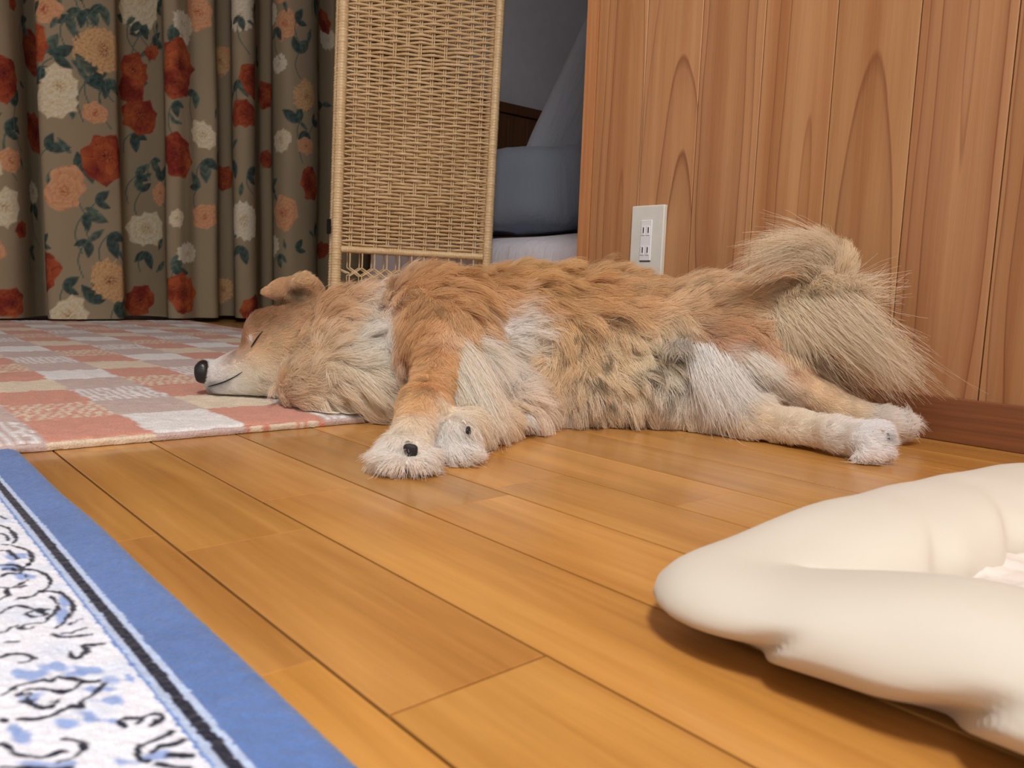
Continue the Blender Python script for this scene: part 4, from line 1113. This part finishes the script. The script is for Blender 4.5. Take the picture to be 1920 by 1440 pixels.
def plume(guides, n, spread, cols, r=(.0002, .00034), clumps=40, jitter=.004, npt=14, frizz=.0012, short=.35, splay=.5):
    Gs = np.array([catmull(np.array([at_depth(*q) for q in g]), npt) for g in guides])
    m = len(Gs); w = rng.dirichlet(np.full(m, .28), n)
    nc = clumps; cw = rng.dirichlet(np.full(m, .28), nc); cid = rng.integers(0, nc, n)
    s = np.linspace(0, 1, npt)[None, :, None]
    base = np.einsum('nm,mpk->npk', w, Gs); cb_ = np.einsum('nm,mpk->npk', cw, Gs)
    off0 = rng.normal(0, 1, (n, 1, 3)); off0 /= np.linalg.norm(off0, axis=2, keepdims=True); off0 *= rng.random((n, 1, 1)) ** .5 * spread
    coff = rng.normal(0, 1, (nc, 1, 3)) * spread * (.7 + splay * s)
    P = base + off0 * (1 - .1 * s)
    Q = cb_[cid] + coff[cid] + off0 * (.9 - .72 * s)
    c_ = np.clip(.15 + .75 * s, 0, 1) * rng.uniform(.35, 1.0, n)[:, None, None]
    P = P * (1 - c_) + Q * c_
    P += rng.normal(0, 1, (n, 1, 3)) * jitter * s ** 1.5
    fz = np.cumsum(rng.normal(0, 1, (n, npt, 3)), axis=1) * frizz * .35; P += fz * s
    k_ = rng.uniform(short, 1.0, n); k0_ = rng.uniform(0, .22, n) * k_; u = (k0_[:, None] + np.linspace(0, 1, npt)[None] * (k_ - k0_)[:, None]) * (npt - 1)
    i_ = np.clip(u.astype(int), 0, npt - 2); f_ = (u - i_)[..., None]; ar = np.arange(n)[:, None]
    P = P[ar, i_] * (1 - f_) + P[ar, i_ + 1] * f_
    P = wall_limit(P)
    # resample to the common point count
    P = P[:, np.round(np.linspace(0, npt - 1, NP_ + 3)).astype(int)]
    C_ = np.array([lin(c) for c in cols]); wc = rng.dirichlet(np.full(len(cols), .6), n)
    col = (wc @ C_) * np.clip(1 + .17 * rng.normal(0, 1, nc)[cid] + .08 * rng.normal(0, 1, n), .6, 1.3)[:, None]
    rr = np.linspace(1, .3, P.shape[1])[None] * rng.uniform(r[0], r[1], n)[:, None]
    add_fur(P, rr, np.clip(col, .003, .95))


TC = [(220, 202, 168), (206, 182, 146), (236, 224, 200), (182, 152, 112)]
plume([[(1572, 520, 1.02), (1562, 470, 1.01), (1515, 446, 1.01), (1450, 456, 1.0), (1390, 468, 1.0)],
       [(1560, 515, 1.02), (1545, 462, 1.015), (1490, 440, 1.01), (1430, 444, 1.0)],
       [(1552, 530, 1.02), (1528, 492, 1.0), (1480, 478, 1.0), (1430, 488, 1.0), (1372, 530, 1.0)],
       [(1530, 545, 1.02), (1495, 512, 1.0), (1455, 500, 1.0), (1415, 510, 1.0)],
       [(1578, 530, 1.02), (1578, 480, 1.01), (1540, 452, 1.01), (1490, 448, 1.01)]], 3600, .010, TC, jitter=.008, clumps=40, splay=1.2, short=.25, frizz=.002)
plume([[(1500, 560, 1.02), (1545, 605, .985), (1610, 655, .975), (1690, 702, .97)],
       [(1560, 530, 1.01), (1615, 580, .985), (1672, 640, .97), (1742, 692, .965)],
       [(1475, 575, 1.02), (1505, 622, .985), (1562, 682, .975), (1640, 732, .975)],
       [(1590, 530, 1.01), (1642, 582, .985), (1700, 648, .97), (1728, 700, .965)],
       [(1530, 545, 1.01), (1580, 600, .98), (1640, 660, .97), (1700, 728, .97)]], 5600, .013, TC, jitter=.010, clumps=48, splay=1.3, short=.25, frizz=.002)
plume([[(1460, 600, 1.03), (1490, 650, 1.01), (1540, 700, 1.0), (1600, 745, .995)], [(1500, 600, 1.03), (1540, 660, 1.01), (1590, 710, 1.0), (1640, 755, .99)]], 900, .012, [(178, 148, 112), (150, 122, 92)], jitter=.01, clumps=24)  # inner tail hair, its shade put into the darker colours
plume([[(1585, 535, 1.01), (1635, 512, .995), (1682, 495, .985)], [(1590, 545, 1.01), (1645, 548, .99), (1690, 545, .98)], [(1595, 560, 1.0), (1660, 590, .98), (1742, 602, .97)], [(1580, 520, 1.01), (1608, 490, 1.0), (1622, 452, .99)]], 240, .010, TC, jitter=.006, clumps=22)
plume([[(1440, 585, 1.05), (1470, 610, 1.01), (1490, 650, .995), (1500, 690, .995)], [(1460, 570, 1.04), (1500, 590, 1.0), (1535, 630, .985), (1550, 670, .98)], [(1420, 590, 1.06), (1440, 620, 1.02), (1460, 660, 1.01)]], 2200, .014, [(222, 202, 166), (208, 184, 146), (232, 218, 190)], clumps=40)
# knots of matted hair on the curl
for kx, ky in ((1545, 520), (1570, 532), (1595, 540), (1530, 540), (1560, 548), (1610, 545)):
    plume([[(kx, ky, 1.0), (kx + 8, ky - 10, .985), (kx + 18, ky, .98), (kx + 12, ky + 16, .985)], [(kx - 4, ky + 4, 1.0), (kx - 6, ky - 8, .985), (kx + 6, ky - 16, .98), (kx + 16, ky - 4, .985)]], 70, .008, [(224, 208, 178), (204, 180, 142)], clumps=8, jitter=.006)
# feathering behind the upper foreleg
FC = [(246, 238, 226), (240, 224, 200), (226, 196, 154), (248, 246, 242)]
plume([[(852, 650, .94), (880, 695, .885), (916, 765, .855), (940, 835, .845)], [(846, 690, .915), (870, 735, .87), (898, 785, .85), (930, 830, .84)], [(862, 635, .95), (905, 675, .90), (940, 730, .88), (952, 790, .865)], [(842, 715, .90), (862, 745, .865), (880, 790, .845), (893, 822, .835)]], 4600, .009, FC, jitter=.004, clumps=40)
plume([[(835, 745, .88), (862, 755, .86), (885, 790, .845), (890, 815, .84)], [(842, 735, .89), (872, 760, .86), (905, 800, .85), (912, 830, .845)]], 700, .006, FC, jitter=.003, clumps=14)
plume([[(870, 640, .98), (920, 640, .96), (970, 660, .95)], [(880, 660, .97), (925, 680, .945), (960, 720, .93)], [(900, 690, .96), (930, 720, .93), (950, 760, .915)]], 1500, .012, [(248, 244, 240), (242, 226, 200)], clumps=30)
# white groin feathering
GCc = [(248, 248, 250), (244, 240, 236), (232, 222, 208)]
plume([[(1300, 650, 1.03), (1318, 700, .985), (1345, 760, .975), (1368, 798, .965)], [(1330, 650, 1.01), (1360, 705, .98), (1390, 755, .965), (1412, 785, .955)], [(1370, 670, 1.0), (1400, 715, .975), (1440, 760, .96), (1462, 775, .955)], [(1290, 660, 1.03), (1296, 700, .99), (1306, 745, .975), (1318, 775, .97)]], 3800, .012, GCc, jitter=.006, clumps=60, splay=.9, short=.2)
plume([[(1400, 655, 1.0), (1440, 685, .985), (1475, 715, .975)], [(1380, 665, 1.0), (1415, 700, .98), (1450, 735, .968)], [(1420, 660, 1.0), (1465, 695, .985), (1500, 720, .98)]], 900, .009, [(246, 240, 232), (240, 226, 206)], clumps=36, splay=.6, short=.2)
plume([[(1290, 640, 1.03), (1300, 655, .99), (1318, 662, .985)], [(1275, 640, 1.03), (1262, 655, .99), (1268, 680, .985)]], 300, .008, [(206, 198, 186), (180, 172, 160)], clumps=8)
# hair tufts on the toes
for g_, n_ in (([[(722, 855, .73), (708, 862, .722), (696, 860, .718)], [(730, 868, .72), (722, 880, .712), (720, 894, .708)]], 260), ([[(800, 855, .735), (812, 872, .725), (816, 888, .722)], [(780, 868, .72), (786, 880, .714), (790, 890, .711)]], 220),
               ([[(870, 838, .78), (886, 852, .77), (904, 868, .762)], [(856, 846, .775), (866, 860, .768), (890, 868, .765)]], 320), ([[(1690, 785, .96), (1705, 770, .955), (1688, 755, .955)], [(1692, 795, .955), (1708, 795, .95), (1702, 810, .945)], [(1695, 785, .955), (1705, 780, .95), (1712, 790, .945)]], 380),
               ([[(1610, 848, .855), (1590, 862, .848), (1576, 862, .846)], [(1635, 850, .845), (1640, 866, .84), (1646, 874, .838)], [(1622, 852, .848), (1618, 866, .842), (1624, 872, .84)]], 420),
               ([[(990, 775, .94), (1002, 790, .925), (1012, 806, .918)], [(975, 785, .94), (985, 798, .93), (992, 810, .922)]], 300)):
    plume(g_, n_, .005, [(246, 242, 238), (234, 226, 214)], clumps=10, jitter=.003)
# curls of moulting coat on the chest
plume([[(690, 735, 1.03), (700, 728, 1.015), (712, 740, 1.01), (716, 765, 1.005), (706, 780, 1.0)], [(712, 728, 1.03), (726, 735, 1.01), (730, 755, 1.0), (722, 776, 1.0)]], 120, .006, [(238, 230, 214), (214, 198, 170)], clumps=6, jitter=.002)
# pale brow over the closed eye
plume([[(474, 650, 1.10), (470, 640, 1.098), (468, 628, 1.097)], [(478, 645, 1.10), (474, 634, 1.098), (476, 622, 1.10)]], 90, .002, [(250, 250, 250)], clumps=6, jitter=.002)

# --- hair curves
def build_fur(name, parent, mat):
    npts = [p.shape[1] for p in FUR_P]; nst = [p.shape[0] for p in FUR_P]
    hc = bpy.data.hair_curves.new(name)
    hc.add_curves([n for n, c in zip(npts, nst) for _ in range(c)])
    P = np.concatenate([p.reshape(-1, 3) for p in FUR_P]); r_ = np.concatenate([r.reshape(-1) for r in FUR_R]); c_ = coat_albedo(np.concatenate(FUR_C))
    hc.points.foreach_set('position', P.ravel()) if 'position' in hc.points[0].bl_rna.properties else hc.position_data.foreach_set('vector', P.ravel())
    ra = hc.attributes.get('radius') or hc.attributes.new('radius', 'FLOAT', 'POINT'); ra.data.foreach_set('value', r_.astype(np.float32))
    ca_ = hc.attributes.new('Col', 'FLOAT_COLOR', 'CURVE'); cc = np.ones((len(c_), 4), np.float32); cc[:, :3] = c_; ca_.data.foreach_set('color', cc.ravel())
    hc.materials.append(mat)
    o_ = bpy.data.objects.new(name, hc); COL.objects.link(o_); o_.parent = parent
    return o_


k = NT('dog_hair'); a_ = k.n('Attribute'); a_.attribute_name = 'Col'
k.set(Base_Color=a_.outputs['Color'], Roughness=.55); k.b.inputs['Specular IOR Level'].default_value = .25
tr = k.n('BsdfTranslucent'); k.lk(a_.outputs['Color'], tr.inputs['Color']); mx = k.n('MixShader'); mx.inputs[0].default_value = .45
k.lk(k.b.outputs[0], mx.inputs[1]); k.lk(tr.outputs[0], mx.inputs[2]); k.lk(mx.outputs[0], k.t.nodes['Material Output'].inputs['Surface'])
M_HAIR = k.m
M_SKIN = attr_mat('dog_skin', 1.0, .0, 300, .15, .3, 500)
dog = empty('dog', (0, 0, 0)); tag(dog, 'fluffy tan and white dog asleep on its side by the wall', 'dog')
_, _, _, skc = coat_c(DV)
body = link('body', mesh('body', DV, DQ, True, col=coat_albedo(skc) * .85), M_SKIN, dog)
fur = build_fur('fur', dog, M_HAIR); fur['kind'] = 'stuff'

# nose, mouth, eye, pads, claws
M_NOSE = plain('nose_black', (24, 22, 24), .35, .5, .2, 200, .3, 500)
M_PADS = plain('pad_black', (38, 36, 40), .6, .3, .1, 100, .4, 400)
M_CLAW = plain('claw_horn', (206, 196, 184), .4, .4)
M_DARK = plain('lip_black', (34, 28, 28), .7, .2)


def blob(name, c, r, mat, parent, n=(28, 18), seed=0, wr=0.0, R3=None, ex=(1, 1)):
    u = np.linspace(-np.pi, np.pi, n[0], endpoint=False); v = np.linspace(-np.pi / 2 + .01, np.pi / 2 - .01, n[1]); Ug, Vg = np.meshgrid(u, v, indexing='ij')
    f = lambda x, e: np.sign(x) * np.abs(x) ** e
    P = np.stack([r[0] * f(np.cos(Vg), ex[1]) * f(np.cos(Ug), ex[0]), r[1] * f(np.cos(Vg), ex[1]) * f(np.sin(Ug), ex[0]), r[2] * f(np.sin(Vg), ex[1])], -1)
    if wr: P *= (1 + wr * vnoise(P, 160, seed))[..., None]
    W = P[..., 0:1] * e_a + P[..., 1:2] * e_b + P[..., 2:3] * e_z + c
    return link(name, mesh(name, W.reshape(-1, 3), grid_faces(n[0], n[1], wrap_u=True), True), mat, parent)


def on_body(px, py, lift=0.0):
    h_ = hit(px, py); return None if h_ is None else h_[0] + h_[1] * lift


nz = blob('nose', at_depth(382, 697, 1.108), (.0115, .0150, .0160), M_NOSE, dog, ex=(.8, .85), wr=.05)
for q_ in (-1,): blob('nostril', at_depth(376, 700, 1.096), (.003, .002, .0028), M_DARK, nz, (12, 8))


def line_part(name, pts, r, mat, lift):
    P = [on_body(x, y, lift) for x, y in pts]; P = [p for p in P if p is not None]
    if len(P) < 2: return None
    Q = catmull(np.array(P), 18); rr = r * np.sin(np.linspace(.35, np.pi - .25, 18)) ** .6
    return link(name, tube_me(name, Q, rr, 6), mat, dog)


line_part('mouth', [(392, 724), (404, 721), (420, 716), (440, 707), (456, 697)], .0009, M_DARK, .0022)
line_part('eyelid', [(474, 652), (480, 642), (488, 630), (495, 622)], .0010, M_DARK, .0035)
for (px, py, t), r in (((771, 845, .7222), (.0056, .0030, .0060)), ((878, 806, .7740), (.0024, .003, .0040)), ((1664, 822, .8480), (.0022, .003, .0054))):
    blob('paw_pad', at_depth(px, py, t), r, M_PADS, dog, (28, 20), ex=(.6, .65), wr=.4, seed=int(px) % 97)
for c0, c1 in (((1646, 806, .853), (1659, 808, .845)), ((1648, 832, .845), (1660, 835, .838)), ((762, 826, .7265), (773, 829, .7225)), ((868, 790, .775), (874, 796, .771))):
    P = catmull(np.array([at_depth(*c0), (at_depth(*c0) + at_depth(*c1)) / 2 + np.array([0, 0, .001]), at_depth(*c1)]), 8)
    link('claw', tube_me('claw', P, np.linspace(.0018, .0007, 8), 8), M_CLAW, dog)
